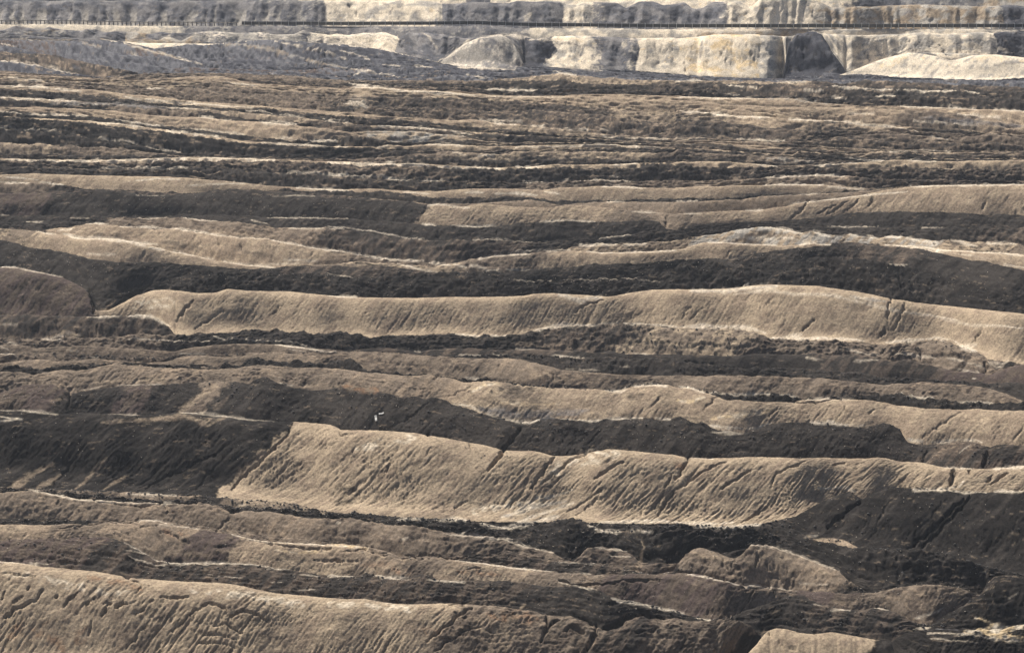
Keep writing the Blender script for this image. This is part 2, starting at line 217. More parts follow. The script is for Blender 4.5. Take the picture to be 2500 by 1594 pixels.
lay('dark_c', 's:-400,375; 4:0,548 150,560 300,556 450,562 600,562 750,570 900,565 1020,580 1150,572 1300,578; 5:0,600 200,602 400,600 550,575 700,572 900,595 1100,602 1300,605 1470,590 1650,590 1800,585 2000,595 2200,612 2408,600; 6:0,555 100,568 200,580 350,590 500,600 700,615 850,635 1000,630 1250,610 1500,600 2408,597; s:2900,388',
    'dark 460 mixd 1000 dark', rill=.06, lump=.5, rough=.3, jit=1.0,
    label='dark rubble behind the thin pale line at the centre')
lay('brown_d', 's:-400,350; 4:0,478 150,485 300,487 430,507 500,493 570,515 700,507 850,522 1000,540 1150,560 1300,574 1500,582; 5:0,595 300,590 600,560 800,545 850,540 1000,552 1200,560 1300,540 1500,545 1700,540 1900,540 2050,545 2200,550 2408,545; 6:0,525 150,545 300,560 450,560 600,570 800,580 900,600 1100,600 1250,608; s:2500,391 2900,385',
    'mixl 150 mix 230 brown 1100 mixl 1600 mix', rill=.12, lump=.5, rough=.25, jit=.9,
    label='mottled brown strip in the upper left above the thin pale line')
lay('black_e', 's:-400,320; 4:0,381 100,386 200,396 350,406 450,425 560,420 620,452 700,462 850,482 1000,507 1150,536 1300,560 1400,576; 5:0,590 150,560 300,540 600,530 750,522 850,532 1000,542 1100,545 1250,525 1300,535 1500,540 1750,530 1900,520 2000,510 2100,512 2250,525 2408,530; 6:0,520 200,530 400,545 600,560 800,570; 6:1080,570 1200,580 1300,600; s:2500,390 2900,380',
    'black 600 dark 1000 darkb 1500 dark', rill=.1, lump=.55, rough=.28, jit=.9,
    label='black lumpy slope at the upper left')
lay('dark_f', 's:-400,300; 4:0,300 200,315 400,325 600,340 800,372 1000,388 1150,402 1300,427 1500,457 1650,477 1800,486 2000,501 2200,506 2408,513; 5:120,511 250,516 350,521 600,521 750,521 850,530 1000,540 1200,527 1300,530 1600,525 1900,515 2408,522; 6:0,522 200,528 400,543 800,568; 6:850,540 950,550 1100,560 1250,560 1400,545 1550,550 1700,555 1800,610; s:2400,390 2900,380',
    'black 1000 mixd 1300 mixl 1650 mix 2060 brownT 2200 dark', rill=.15, lump=.6, rough=.25, jit=.9,
    label='broad black slope sloping down from upper left to the centre')
lay('line_g', 's:-400,300; 4:0,298 400,320 620,330 800,345 1000,372 1150,390 1300,418 1500,440 1650,463 1800,475 2000,488 2200,499 2408,507; 5:0,507 340,513 400,496 550,506 700,489 850,490 1000,500 1200,506 1400,501 1600,495 1800,490 2000,495 2200,505 2408,515; 6:0,520 200,525 400,540 600,558 800,568 1000,578 1200,600 1400,605; s:2500,390 2900,380',
    'tan 2900', rill=.05, lump=.2, rough=.12, jit=.4, round=.2,
    label='thin greyish tan streak ridge running down to the right, upper middle')
lay('dark_h', 's:-400,275; 4:0,264 200,282 400,287 600,294 800,317 1000,347 1200,372 1400,392 1600,417 1800,442 2000,462 2200,463 2350,468; 5:60,445 100,430 200,436 350,455 450,476 600,480 750,470 850,460 950,466 1050,488 1200,490 1400,480 1600,485 2000,480; 5:2200,485 2408,495; 6:0,492 150,490 200,490 300,500 380,492 450,512 600,525 750,545 850,520 1000,525 1150,540 1300,535 1500,545 1700,548 1900,558 2200,563 2408,570; s:2900,390',
    'black 830 dark 1500 darkb', rill=.08, lump=.45, rough=.28, jit=.9,
    label='narrow black rubble ridge below the broad tan strip, upper left')
lay('tan_i', 's:-400,255; 4:0,235 200,235 400,240 600,248 800,260 1000,285 1200,300 1400,306 1600,325 1850,340 2000,355 2200,377 2340,396 2408,407; 5:0,378 60,400 150,410 250,402 350,397 500,400 650,403 750,420 900,432 1000,450 1100,472 1250,480 1400,475 1600,480 2000,478 2408,492; 6:0,485 200,480 400,490 600,505 800,515 1000,515 1200,530 1500,542 2408,552; s:2900,380',
    'tan2 900 gtan 1100 tan2 2900', rill=.3, lump=.35, rough=.15, jit=.5,
    label='broad tan rilled strip ending in a rounded tip, upper left')
lay('dark_j', 's:-400,240; 4:0,180 200,190 400,215 550,212 800,225 900,215 1100,240 1200,260 1370,265 1450,265 1550,290 1700,315 1850,320 2000,335 2200,350 2408,370; 5:0,325 100,340 200,352 300,367 400,372 550,385 620,378 750,395 880,402 1000,412 1200,430 1400,432 1600,445 1800,450 2000,470 2408,488; 6:0,470 200,465 350,475 500,475 700,485 900,500 1300,530; 6:1500,540 1700,532 1900,540 2400,545; s:2900,370',
    'black 280 mix 480 dark 640 darkb 1100 dark 1650 brownT 1900 mixd', rill=.08, lump=.6, rough=.3, jit=.9,
    label='dark rubble strip with green grey patches, upper left')
lay('thinline_k', 's:-400,232; 4:0,160 200,172 350,178 520,190 700,205 1100,230 1300,240 1500,255 1800,280 2000,300 2408,335; 5:100,340 180,350 290,362 400,363 550,370 700,380 900,395 1100,410 1300,428 1600,440 2408,485; s:2400,372 2900,375',
    'mixl 190 mix 400 mixl', rill=.05, lump=.3, rough=.2, jit=.6,
    label='thin broken tan line running down to the right, upper left')
lay('dark_l', 's:-400,215; 4:0,110 150,116 300,126 500,146 700,156 900,186 1100,206 1300,221 1500,236 1700,252 1900,250 2100,272 2408,297; 5:200,302 400,322 470,315 600,335 800,350 1000,370 1200,390 1400,405 1600,430 1800,442 2000,462 2200,482 2408,488; 6:0,488 300,500 600,530 700,525 900,490 1200,440 1300,460 1500,470 1620,480 1800,470 2000,490 2200,480 2408,500; s:2900,350',
    'dark 1800 mixd', rill=.08, lump=.5, rough=.3, jit=.9,
    label='dark rubble ridge running down to the right under a pale strip')
lay('tan_m', 's:-400,205; 4:0,85 300,90 500,105 700,120 900,145 1100,160 1300,188 1500,205 1800,225 2100,250 2408,270; 5:200,276 400,300 600,310 850,325 1000,320 1150,340 1350,360 1500,370 1700,395 2000,430 2408,455; 6:0,440 200,445 400,460 700,478 900,470 1200,430 1400,420 1600,420 1730,432 1880,462 2000,440 2200,420 2408,450; s:2900,340',
    'tan2 360 tan 700 tan2 1250 mixl 1900 mix 2250 brown 2300 mix', rill=.15, lump=.45, rough=.2, jit=.6,
    label='pale tan strip slanting from the upper left to the centre')
lay('brown_n', 's:-400,195; 4:0,40 200,55 400,70 600,85 800,95 1000,100 1200,115 1300,95 1500,125 1700,140 1850,145 2100,165 2300,190 2408,200; 5:0,190 100,180 200,188 270,220 400,230 600,235 900,245 1200,265 1450,250 1600,265 1900,290 2100,320 2408,350; 6:0,310 200,330 400,340 600,370 800,390 1100,395 1300,400 1500,405 1750,408 1900,420 2100,425 2200,422 2408,430; s:2900,335',
    'mix 800 mixd 1700 darkb 2100 mix', rill=.08, lump=.7, rough=.3, jit=1.0, s=.42,
    label='wide grey brown rubble field below the far floor')
lay('streak_o', 's:-400,190; 4:0,25 200,40 500,55 700,65 900,72 1100,85 1300,85 1450,60 1600,90 1800,110 2100,130 2408,160; 5:0,150 200,160 400,165 700,165 900,175 1200,190 1350,195 1600,215 1800,235 2000,250 2200,265 2408,285; 6:0,270 150,265 300,285 450,290 600,300 800,315 950,320 1100,330 1300,345 1450,348 1600,370 1800,385 2000,400 2100,405 2150,422 2408,425; s:2900,330',
    'mixl 440 mix 880 darkb 1500 mixl 1800 tan2 2260 dark 2420 mixl', rill=.1, lump=.45, rough=.25, jit=.7,
    label='streaky tan and brown strip across the upper field')
lay('tan_p', 's:-400,185; 4:0,10 300,25 600,40 900,50 1200,60 1400,50 1550,20 1600,55 1800,80 2000,100 2408,110; 5:180,100 300,95 500,115 700,120 900,130 1000,145 1200,158 1500,160 1650,165 1750,155 2000,170 2200,178 2408,185; 6:0,185 150,195 300,200 450,215 600,225 800,235 1000,232 1200,240 1350,232 1500,250 1800,262 2000,280 2200,320 2408,360; s:2900,320',
    'mixl 870 tan 1280 tan2 2200 mix 2400 tan2', rill=.25, lump=.35, rough=.15, jit=.5,
    label='light brown rilled ridge at the upper right, long and even')
lay('tan_q', 's:-400,183; 4:0,5 900,48 1500,18 1800,75 2408,105; 5:200,88 500,105 900,125 1200,155 1500,155 1700,150 1850,145 2050,145 2408,158; 6:0,155 200,165 400,170 600,175 700,170 850,180 1000,205 1150,215 1300,225 1500,228 1700,230 1900,240 2200,250 2408,262; s:2900,300',
    'tan2 2900', rill=.1, lump=.25, rough=.12, jit=.4,
    label='pale rim ridge behind the light brown ridge, upper right')
lay('dark_r', 's:-400,181; 1:0,520 300,535 600,548; 4:800,40 1000,45 1300,55 1500,15 1700,40 2000,60 2408,70; 5:200,75 400,85 600,90 750,95 950,100 1050,105 1200,112 1350,120 1500,110 1700,105 1850,120 2000,115 2200,120 2408,135; 6:0,115 150,118 250,100 330,140 370,130 450,155 600,160 800,155 950,165 1200,160 1500,155 1650,150 1800,155 2000,165 2408,180; s:2900,250',
    'mix 500 mixd 1200 dark', rill=.06, lump=.6, rough=.3, jit=1.0,
    label='dark rubble belt in front of the far pit floor at the upper right')
lay('far_floor', 's:-400,178; 1:0,495 200,520 450,543 700,545 1000,515 1200,520 1500,512 1700,520 2000,530 2408,560; 5:0,45 200,60 400,70 550,70 700,65 850,75 1000,72 1150,55 1300,50 1500,55 1650,50 1750,70 2000,75 2200,75 2408,75; 6:0,70 200,60 400,75 600,70 800,75 1000,90 1200,85 1300,100 1600,95 1750,110 2000,115 2408,130; s:2900,230',
    'brownT 300 mix 850 dark 1600 darkb 1700 dark 1900 mixd 2050 dark', rill=.06, lump=.6, rough=.3, jit=.9, s=.4,
    label='rubble strip at the far end of the ridge field')
lay('floor_tan', 's:-400,176; 1:0,492 300,520 700,544 1000,513 1500,508 2000,525; 2:0,555 250,560 500,558 700,560 1000,560; 5:1150,50 1600,0 1700,15 1800,20 1900,35 1980,30 2100,45 2408,50; 6:0,50 300,50 500,52 740,60 900,55 1050,60 1150,75 1220,62 1300,50 1450,50 1600,60 1800,70 2000,80 2408,95; s:2900,215',
    'mix 1200 mixl 1980 darkb', rill=.06, lump=.5, rough=.22, jit=.8, s=.4,
    label='brownish far floor strip before the sand benches')
# ---- far left slope and bench feet
lay('light_rib', 's:-400,140; 1:0,420 150,435 300,465 450,500 560,522 700,543 1000,514 1300,512 1600,500 2000,520 2408,545; 2:100,540 300,545 500,545 700,545 850,520 1000,530 1200,545 1500,555 1800,545 2000,540; 3:0,545 500,560 2408,566; s:2900,200',
    'slateD 400 slate', rill=.0, lump=.25, rough=.05, jit=.4, s=.3, lean=-.5,
    label='light ribbed ridge running down to the right at the far left edge')
lay('tan_rib', 's:-400,115; 1:0,360 100,375 250,375 380,385 450,405 600,435 750,465 870,490 960,513 1200,510 1500,495 1900,500 2200,515 2408,530; 2:150,500 300,520 500,520 650,500 800,490 950,520 1100,530 1300,535 1600,545 2000,535; 3:0,540 500,555 2408,566; s:2900,198',
    'mixd 340 slateB 480 slateD', rill=.0, lump=.25, rough=.05, jit=.3, s=.3, lean=-.5,
    label='tan ribbed ridge at the far left, curving down to the right')
lay('slate_low', 's:-400,105; 1:0,320 100,335 200,355 400,400 560,410 700,420 850,430 1000,450 1180,480 1300,470 1500,480 1800,490 2100,490 2408,500; 2:0,470 150,480 300,470 450,480 600,465 750,470 900,490 1050,500 1200,505 1400,500 1600,515 1900,530 2100,520; 3:0,530 500,552 2408,566; s:2900,196',
    'slateD 130 slate 420 slateB 900 slateD', rill=.0, lump=.25, rough=.05, jit=.4, s=.25, lean=-.6,
    label='blue grey slope, low part, at the far left')
lay('slate_mid', 's:-400,98; 1:0,282 200,286 350,291 480,290 560,292 650,322 700,350 800,370 900,385 1000,395 1200,400 1300,420 1500,430 1800,455 2000,470 2200,475 2408,470; 2:0,440 150,455 300,450 450,460 600,440 750,445 900,475 1050,490 1250,497 1500,490 1800,505 2100,512; 3:0,525 500,552 2408,566; s:2900,195',
    'slateB 130 slate 480 slateD', rill=.0, lump=.25, rough=.05, jit=.4, s=.25, lean=-.6,
    label='blue grey slope, middle part, at the far left')
lay('slate_rib', 's:-400,97; 1:0,280 560,290 650,285 750,290 860,300 950,320 1100,368 1250,408 1400,420 1550,400 1700,415 1900,430 2100,440 2408,440; 2:0,400 150,400 300,410 450,425 600,430 750,440 900,468 1100,484 1290,492 1310,475 1600,485 1900,500 2200,510; 3:0,523 500,552 2408,566; s:2900,194',
    'slate 300 slateB 440 slateD', rill=.0, lump=.25, rough=.05, jit=.4, s=.25, lean=-.6,
    label='blue grey rib with a pale edge slanting right at the far left')
lay('slate_top', 's:-400,96; 1:0,278 300,284 600,288 700,282 860,298 950,315 1050,340 1130,335 1300,310 1400,318 1500,310 1600,292 1750,286 1900,280 2050,290 2200,300 2408,318; 2:0,310 150,325 300,340 450,365 600,400 750,435 900,465 1050,480 1200,487 1290,490 1310,468 1360,465 1500,467 1700,480 1900,490 2100,496 2300,510 2408,520; 3:150,530 300,540 450,550 600,560 740,566 760,537 850,535 1000,530 1150,525 1300,517 1450,530 1600,545 1800,550 2000,565 2200,566 2300,550 2408,545; s:2900,190',
    'slateD 180 slate 560 slate 700 slateD', rill=.0, lump=.25, rough=.05, jit=.3, s=.25, lean=-.6, hmax=3,
    label='dark blue grey slope tapering right along the foot of the sand benches')
lay('sand_spread', 's:-400,95; 1:0,275 860,292 1000,300 2408,315; 2:450,362 900,462 1290,488 2408,516; 3:740,562 1120,524 1180,505 1250,480 1400,422 1500,392 1620,367 1700,372 1800,392 1900,420 1960,410 2050,386 2200,380 2350,396 2408,403; s:2900,150',
    'sand', rill=.04, lump=.3, rough=.06, jit=.2, round=.1, hmax=4, s=.4,
    pieces=[(-400, 2045, 'terrain', 'dark ground strip under the far benches'), (2045, 3000, 'sand_heap', 'low pale yellow sand heap spreading at the upper right edge')])
lay('low_heaps', 's:-400,85; 1:0,240 60,225 150,235 230,250 350,262 450,260 560,270 700,268 860,296 930,275 1020,268 1100,285 1130,262 1190,262 1250,285 1330,250 1400,285 1500,300 1600,290 2408,312; 2:0,300 450,362 755,434 780,432 850,378 950,300 1050,266 1150,252 1200,242 1260,270 1300,325 1335,400 1365,465 2408,514; 3:740,560 800,300 780,275 830,242 900,230 950,215 1010,240 1050,300 1090,380 1130,430 1165,470 1170,508 1240,482 1400,418 1600,362 2200,378 2408,400; s:2900,148',
    'grey 250 gtan 480 slate 800 green 1275 slateD 2080 gpale', rill=.04, lump=.8, rough=.1, jit=.4, round=.12, hmax=4, s=.7, lean=0,
    pieces=[(-400, 1060, 'spoil_hill', 'small grey and pale hummocks at the far left'), (1060, 1290, 'spoil_heap', 'pale greenish grey cone heap at the left end of the sand bench'),
            (1290, 1912, 'terrain', 'ground strip under the far benches'), (1912, 2070, 'spoil_heap', 'tall blue black heap standing out of the pale far bench'),
            (2070, 3000, 'terrain', 'pale ground strip below the far right bench')])
lay('bench_heaps', 's:-400,78; 1:0,212 60,200 110,180 180,192 250,206 350,192 450,214 560,216 600,206 660,205 720,226 830,220 950,225 1050,240 1120,222 1180,236 1300,230 1450,216 1550,226 1650,230 1800,228 1900,240 2030,240 2100,210 2140,225 2250,240 2408,246; 2:0,246 60,235 200,238 290,230 390,225 450,247 500,265 560,222 620,235 700,232 800,240 950,270 1050,256 1200,240 1320,236 1450,280 1480,262 1560,255 1700,250 1850,250 2000,262 2200,265 2408,262; 3:0,270 80,262 150,258 250,245 350,238 450,245 550,240 650,248 750,255 830,250 1020,236 1150,242 1300,246 1450,240 1600,235 1700,225 1800,236 2000,235 2100,222 2200,235 2250,218 2300,215 2340,225 2370,210 2408,215; s:2900,80',
    'grey 230 greyd 300 gtan 370 greyd 480 green 720 greyd 750 pale 975 greyd 1090 grey 1260 slateD 1360 sand 1450 greyd 1545 sand 1670 yel 1860 gpale 2430 slateD', rill=.35, lump=.6, rough=.1, jit=.5, round=.14, hmax=4, s=.75, lean=0, lobe=46,
    label='sand bench of pale, yellow and dark dumped lobes below the conveyor')
lay('conveyor_berm', 's:-400,60; 1:0,170 500,172 900,182 1600,184 2408,188; 2:0,186 400,186 800,186 850,182 1170,182 1220,192 1600,196 2408,204; 3:0,204 2408,202; s:2900,71',
    'sand 340 gpale 450 grey 1300 gpale 1700 gtan 2000 gpale', rill=.25, lump=.25, rough=.08, jit=.2, hmax=.2, hmin=.1, flat=9, s=.7, lean=0,
    label='straight grey and cream berm carrying the conveyor')
lay('upper_bench', 's:-400,0; 1:0,6 90,3 180,8 270,4 360,10 500,5 590,9 680,5 770,10 860,4 950,9 1050,4 1150,10 1270,5 1360,10 1450,5 1550,8 1700,0 1900,-4 2100,10 2200,5 2290,8 2408,4; 2:60,8 180,2 300,6 420,12 500,2 640,0 770,22 800,30 920,26 1000,18 1150,20 1240,24 1320,10 1450,15 1600,12 1680,38 1760,22 1840,20 1900,18 2000,20 2060,60 2150,15 2250,12 2320,40 2408,28; 3:60,18 110,65 180,60 260,12 360,18 450,12 520,50 600,-20 900,-30 1080,55 1120,50 1170,58 1260,48 1350,50 1450,42 1600,35 1750,36 2000,42 2100,50 2200,45 2280,38 2408,45; s:2900,12',
    'greyd 640 grey 800 sand 890 gpale 1080 greyd 1380 gpale 1460 greyd 1600 greyd 1770 sand 2000 gtan 2440 slate', rill=.35, lump=.6, rough=.08, jit=.4, round=.1, hmax=3, s=.75, lean=0, lobe=33,
    label='upper bench of scalloped grey and sand lobes behind the conveyor')
lay('top_sand', 's:-400,-140 2900,-150', 'slate 700 sand 1120 slate 1220 sand 2080 slate 2200 grey 2380 gtan', rill=.4, lump=.8, rough=.08, s=.7, lean=0, lobe=60,
    label='pale sand slope cut off by the top edge')

# ------------------------------------------------------------------ strokes: streaks of other earth (albedo) and cracks (depth)
ST = []


def streak(key, w, txt, a=.9):
    ST.append(('c', key, w, parse(txt), a))


def crack(w, depth, txt):
    ST.append(('d', depth, w, parse(txt), 1.0))


# bright washed sand at toes and along rims
for k_, w_, t_ in (
    ('rust', 20., 'd:200,1000 330,950 420,1130'), ('rust', 16., 'd:520,1060 620,960'), ('rust', 14., 'd:60,1040 150,900'), ('brownT', 22., 'd:950,1080 1080,950 1160,850'), ('cream', 12., 'd:0,560 300,620 600,680 900,720'),
    ('cream', 12., 'd:1300,700 1700,740 2100,800'), ('brownT', 12., 'd:1150,760 1280,680'), ('tan2', 30., 'd:300,800 700,850 900,900'), ('brownT', 18., 'd:1950,980 2150,950'), ('rust', 10., 'd:600,600 850,650 980,690'),
    ('rust', 16., 'e:600,930 760,1000'), ('cream', 12., 'e:0,790 300,800 600,830'), ('brownT', 22., 'e:50,1050 300,980 400,900'), ('rust', 14., 'e:1050,870 1250,890 1450,900'), ('tan2', 26., 'e:1000,900 1200,1000 1400,1000'),
    ('tan2', 26., 'b:1050,1000 1000,1080'), ('cream', 16., 'b:1480,1060 1700,920 2000,860'), ('cream', 14., 'b:200,830 600,760'), ('tan2', 20., 'a:1900,1080 2150,1000'), ('cream', 14., 'e:1000,150 1500,60'),
    ('rust', 14., 'c:0,960 60,930'), ('tan2', 22., 'c:700,1050 1000,1000 1200,1080'), ('brownT', 18., '9:0,800 300,820'), ('tan2', 20., '9:600,860 900,900 1300,930'), ('tan2', 18., '8:1500,850 1700,880'), ('cream', 14., '7:900,860 1200,850'),
    ('tan2', 16., '8:700,870 1000,860'), ('rust', 10., 'd:1130,285 1300,330'), ('rust', 12., 'e:250,520 500,560 560,580'), ('rust', 10., 'e:900,560 1200,590'), ('rust', 10., 'b:100,400 350,440'), ('tan', 10., 'a:900,360 1150,350'),
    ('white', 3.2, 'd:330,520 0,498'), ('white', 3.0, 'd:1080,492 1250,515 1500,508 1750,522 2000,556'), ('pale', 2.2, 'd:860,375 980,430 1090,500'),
    ('pale', 2.6, 'd:870,425 1010,450'), ('pale', 2.2, 'd:890,465 1080,520 1200,512'), ('pale', 2.2, 'd:1440,585 1600,595'), ('pale', 2.2, 'd:1830,548 1950,552'),
    ('pale', 2.2, 'd:2070,590 2200,602'), ('pale', 1.8, 'd:1870,640 1950,645'), ('pale', 1.8, 'd:2000,700 2180,690'), ('pale', 1.8, 'd:1580,610 1680,615'),
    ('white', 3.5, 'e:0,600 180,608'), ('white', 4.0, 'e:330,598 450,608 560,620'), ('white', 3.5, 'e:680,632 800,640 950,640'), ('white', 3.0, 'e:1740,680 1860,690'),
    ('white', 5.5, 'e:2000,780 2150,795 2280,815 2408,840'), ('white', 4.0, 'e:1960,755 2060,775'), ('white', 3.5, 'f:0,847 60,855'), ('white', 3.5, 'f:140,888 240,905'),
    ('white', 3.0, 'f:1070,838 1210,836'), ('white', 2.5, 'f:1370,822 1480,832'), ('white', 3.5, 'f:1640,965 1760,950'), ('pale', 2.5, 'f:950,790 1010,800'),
    ('tan', 3.0, 'e:880,790 940,765'), ('tan', 4.0, 'e:1140,800 1210,750'), ('tan', 4.5, 'e:1230,810 1300,765'), ('tan', 4.0, 'e:1330,825 1370,790'),
    ('tan', 4.0, 'e:960,795 1010,770'), ('tan', 2.5, 'd:60,570 200,590 350,600'),
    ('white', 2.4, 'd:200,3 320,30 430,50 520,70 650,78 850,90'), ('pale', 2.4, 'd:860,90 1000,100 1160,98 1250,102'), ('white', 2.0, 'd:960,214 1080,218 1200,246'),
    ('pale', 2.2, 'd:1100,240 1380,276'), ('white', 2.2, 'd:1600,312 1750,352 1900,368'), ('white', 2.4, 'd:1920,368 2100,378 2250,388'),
    ('pale', 4.0, 'd:870,28 1050,38 1220,44'), ('mixl', 7.0, 'd:1590,85 1750,95 1900,105 2120,140'), ('gtan', 3.0, 'd:1620,100 1850,120 2080,150'),
    ('yel', 5.0, 'd:1900,420 2050,440 2200,430'), ('tan', 9.0, 'd:1900,450 2100,460 2300,470'), ('tan', 8.0, 'd:1000,400 1200,440 1450,470'), ('tan', 6.0, 'd:100,280 260,290'),
    ('tan', 6.0, 'd:1500,440 1700,430'), ('yel', 4.0, 'e:0,385 150,395 280,410'), ('tan', 14.0, 'e:0,500 200,520 500,540'), ('tan', 9.0, 'e:950,540 1150,570 1330,590'),
    ('tan', 8.0, 'e:150,440 400,470'), ('white', 2.4, 'e:880,490 1060,512 1240,540 1560,568'), ('pale', 2.6, 'e:1640,575 1820,585'), ('pale', 4.0, 'e:1600,640 1750,670'),
    ('tan', 6.0, 'e:2140,550 2190,400 2170,350'), ('pale', 3.0, 'e:820,315 1000,325 1200,345 1380,400 1560,440'), ('pale', 3.0, 'e:900,305 1080,318 1280,350'),
    ('pale', 2.4, 'e:1600,510 1860,515'), ('pale', 2.4, 'e:1850,402 2070,432'), ('pale', 2.4, 'e:1950,460 2100,470'), ('white', 2.4, 'e:510,345 560,342'), ('white', 2.0, 'e:60,230 90,232'),
    ('white', 2.6, 'f:80,588 250,615 440,662'), ('white', 2.2, 'f:470,662 640,680 800,697'), ('pale', 2.0, 'f:850,645 1050,665'), ('pale', 2.4, 'f:500,378 700,405 950,495 1130,565'),
    ('tan2', 7.0, 'f:130,440 260,470 380,500'), ('tan2', 8., 'f:560,420 620,470 700,450 800,480'), ('tan2', 6.0, 'f:850,520 1000,560 1150,620'), ('brownT', 12., 'f:1100,780 1300,800 1500,760'),
    ('sand', 3.5, 'f:1650,890 1850,840'), ('sand', 3.0, 'f:1780,860 1850,820'),
    ('yel', 10.0, 'f:2000,985 2150,970 2408,945'), ('yel', 12.0, 'f:2150,1000 2300,1010 2408,1030'), ('yel', 5.0, 'f:2070,890 2120,900 2180,930 2250,945'),
    ('pale', 3.5, 'f:1740,985 1900,995 2050,1010 2250,1040'), ('pale', 2.5, 'f:1760,1020 1950,1040 2100,1062'), ('grey', 3.0, 'f:1800,960 1950,975'),
    ('gtan', 3.0, 'f:2100,560 2200,600'), ('gtan', 2.5, 'f:2260,780 2370,720'), ('gtan', 2.5, 'f:2140,700 2200,680'),
    ('tan', 7.0, 'f:960,360 1080,352 1200,385'), ('gtan', 3.5, 'f:880,335 980,320'),
    # big tan/black face
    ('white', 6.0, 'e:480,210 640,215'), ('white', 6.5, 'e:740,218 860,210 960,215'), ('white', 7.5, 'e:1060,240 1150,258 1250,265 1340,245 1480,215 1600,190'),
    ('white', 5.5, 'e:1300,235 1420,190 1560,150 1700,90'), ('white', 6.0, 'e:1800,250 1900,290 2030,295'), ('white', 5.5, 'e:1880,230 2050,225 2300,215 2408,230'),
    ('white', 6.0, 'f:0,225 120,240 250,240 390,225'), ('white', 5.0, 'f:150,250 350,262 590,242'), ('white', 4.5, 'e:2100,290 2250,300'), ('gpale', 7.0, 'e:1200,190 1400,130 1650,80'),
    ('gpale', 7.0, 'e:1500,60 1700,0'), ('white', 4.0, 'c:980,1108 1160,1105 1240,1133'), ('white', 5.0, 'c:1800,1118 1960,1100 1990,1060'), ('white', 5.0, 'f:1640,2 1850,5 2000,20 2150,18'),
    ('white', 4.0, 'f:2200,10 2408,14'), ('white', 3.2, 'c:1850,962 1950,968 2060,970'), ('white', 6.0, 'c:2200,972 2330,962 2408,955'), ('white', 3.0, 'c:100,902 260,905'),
    ('tan', 8.0, 'a:50,1110 200,1030 380,930'), ('tan', 5.0, 'a:250,1110 370,1050 420,1010'), ('tan', 5.0, 'a:520,1110 640,1010 745,920'), ('tan', 4.0, 'a:700,1120 800,1065 890,1025'),
    ('tan2', 6.0, 'a:90,1110 300,980'), ('mixl', 6.0, 'a:700,655 900,640 1100,620'), ('tan2', 6.0, 'a:1060,620 1280,610 1400,640'), ('tan2', 5.0, 'a:1380,670 1460,630'), ('pale', 2.5, 'a:750,597 950,602'),
    ('pale', 2.4, 'a:1250,587 1420,597 1600,620 1900,650'), ('pale', 3.0, 'a:0,570 200,573 400,598'), ('gpale', 3.5, 'a:0,610 150,625 0,640'), ('mixl', 4.0, 'a:1420,680 1560,620'),
    ('dark', 5.0, 'b:60,1120 200,1110'), ('dark', 7.0, 'e:60,100 180,70 210,10'), ('dark', 4.0, 'e:1150,240 1230,225 1300,230'), ('dark', 3.5, 'e:1300,240 1500,232'),
    ('dark', 5.5, 'e:1560,255 1620,220 1760,225'), ('dark', 3.0, 'e:2080,270 2250,262 2408,235'), ('brown', 6.0, 'e:930,90 960,50 900,30'),
    # behind it
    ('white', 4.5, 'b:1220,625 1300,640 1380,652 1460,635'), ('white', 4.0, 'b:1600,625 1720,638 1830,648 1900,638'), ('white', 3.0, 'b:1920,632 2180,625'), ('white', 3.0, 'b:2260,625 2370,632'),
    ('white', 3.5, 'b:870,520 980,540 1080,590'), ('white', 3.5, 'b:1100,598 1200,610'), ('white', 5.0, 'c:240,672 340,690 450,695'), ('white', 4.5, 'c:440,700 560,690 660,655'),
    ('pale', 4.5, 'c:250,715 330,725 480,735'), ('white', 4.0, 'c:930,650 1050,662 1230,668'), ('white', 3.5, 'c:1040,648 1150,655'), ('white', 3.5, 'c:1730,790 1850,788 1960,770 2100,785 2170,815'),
    ('gpale', 5.0, 'c:1600,765 1720,785'), ('gtan', 4.0, 'c:1180,670 1330,680'), ('grey', 12.0, 'b:1050,560 1300,600 1600,600 1800,560'), ('pale', 2.0, 'c:1960,860 2040,810'),
    ('white', 2.5, 'a:0,180 80,182 130,210'), ('yel', 5.0, 'b:1000,440 1080,400 1180,390'), ('yel', 5.0, 'b:1200,520 1600,530'), ('tan', 12., 'b:1000,500 1500,520 2000,560 2408,520'),
    ('tan', 9., 'b:2100,420 2250,440 2400,440'), ('white', 3.0, 'b:950,350 1050,350'), ('white', 3.2, 'b:2070,405 2250,397 2350,405'), ('white', 3.0, 'b:1920,435 2030,440 2080,420'),
    ('dark', 10.0, 'b:1250,440 1330,420'), ('brown', 8.0, 'b:1380,450 1420,420'), ('dark', 7.0, 'b:2080,480 2180,460'), ('yel', 6., 'c:0,500 120,510 200,480'), ('white', 3.2, 'c:20,405 150,430 200,450'),
    ('white', 3.2, 'c:230,452 320,455 450,462 650,460'), ('white', 2.8, 'c:720,460 860,480'), ('pale', 3., 'c:900,498 1080,490 1230,492'), ('white', 2.5, 'c:1560,462 1650,475 1790,492'),
    ('pale', 2.2, 'c:1950,512 2200,515'), ('yel', 8.0, 'c:250,620 450,600 700,560'), ('tan', 12.0, 'c:200,600 500,570 900,560'), ('tan', 12., 'c:900,560 1400,580 2000,620'),
    ('tan', 6., 'a:640,370 850,370 960,360'), ('tan', 6., 'a:2000,400 2200,395 2350,405'), ('tan2', 4., 'a:340,500 420,490'), ('pale', 2., 'a:1930,380 2040,400'), ('pale', 2., 'a:560,430 690,415'),
    ('pale', 2., 'a:820,405 1120,388'), ('tan2', 10., 'a:1250,580 1350,490 1480,400'), ('tan', 5., 'a:1440,380 1500,400'), ('brown', 9., 'a:850,560 950,420'), ('brown', 8., 'a:1480,570 1600,450'),
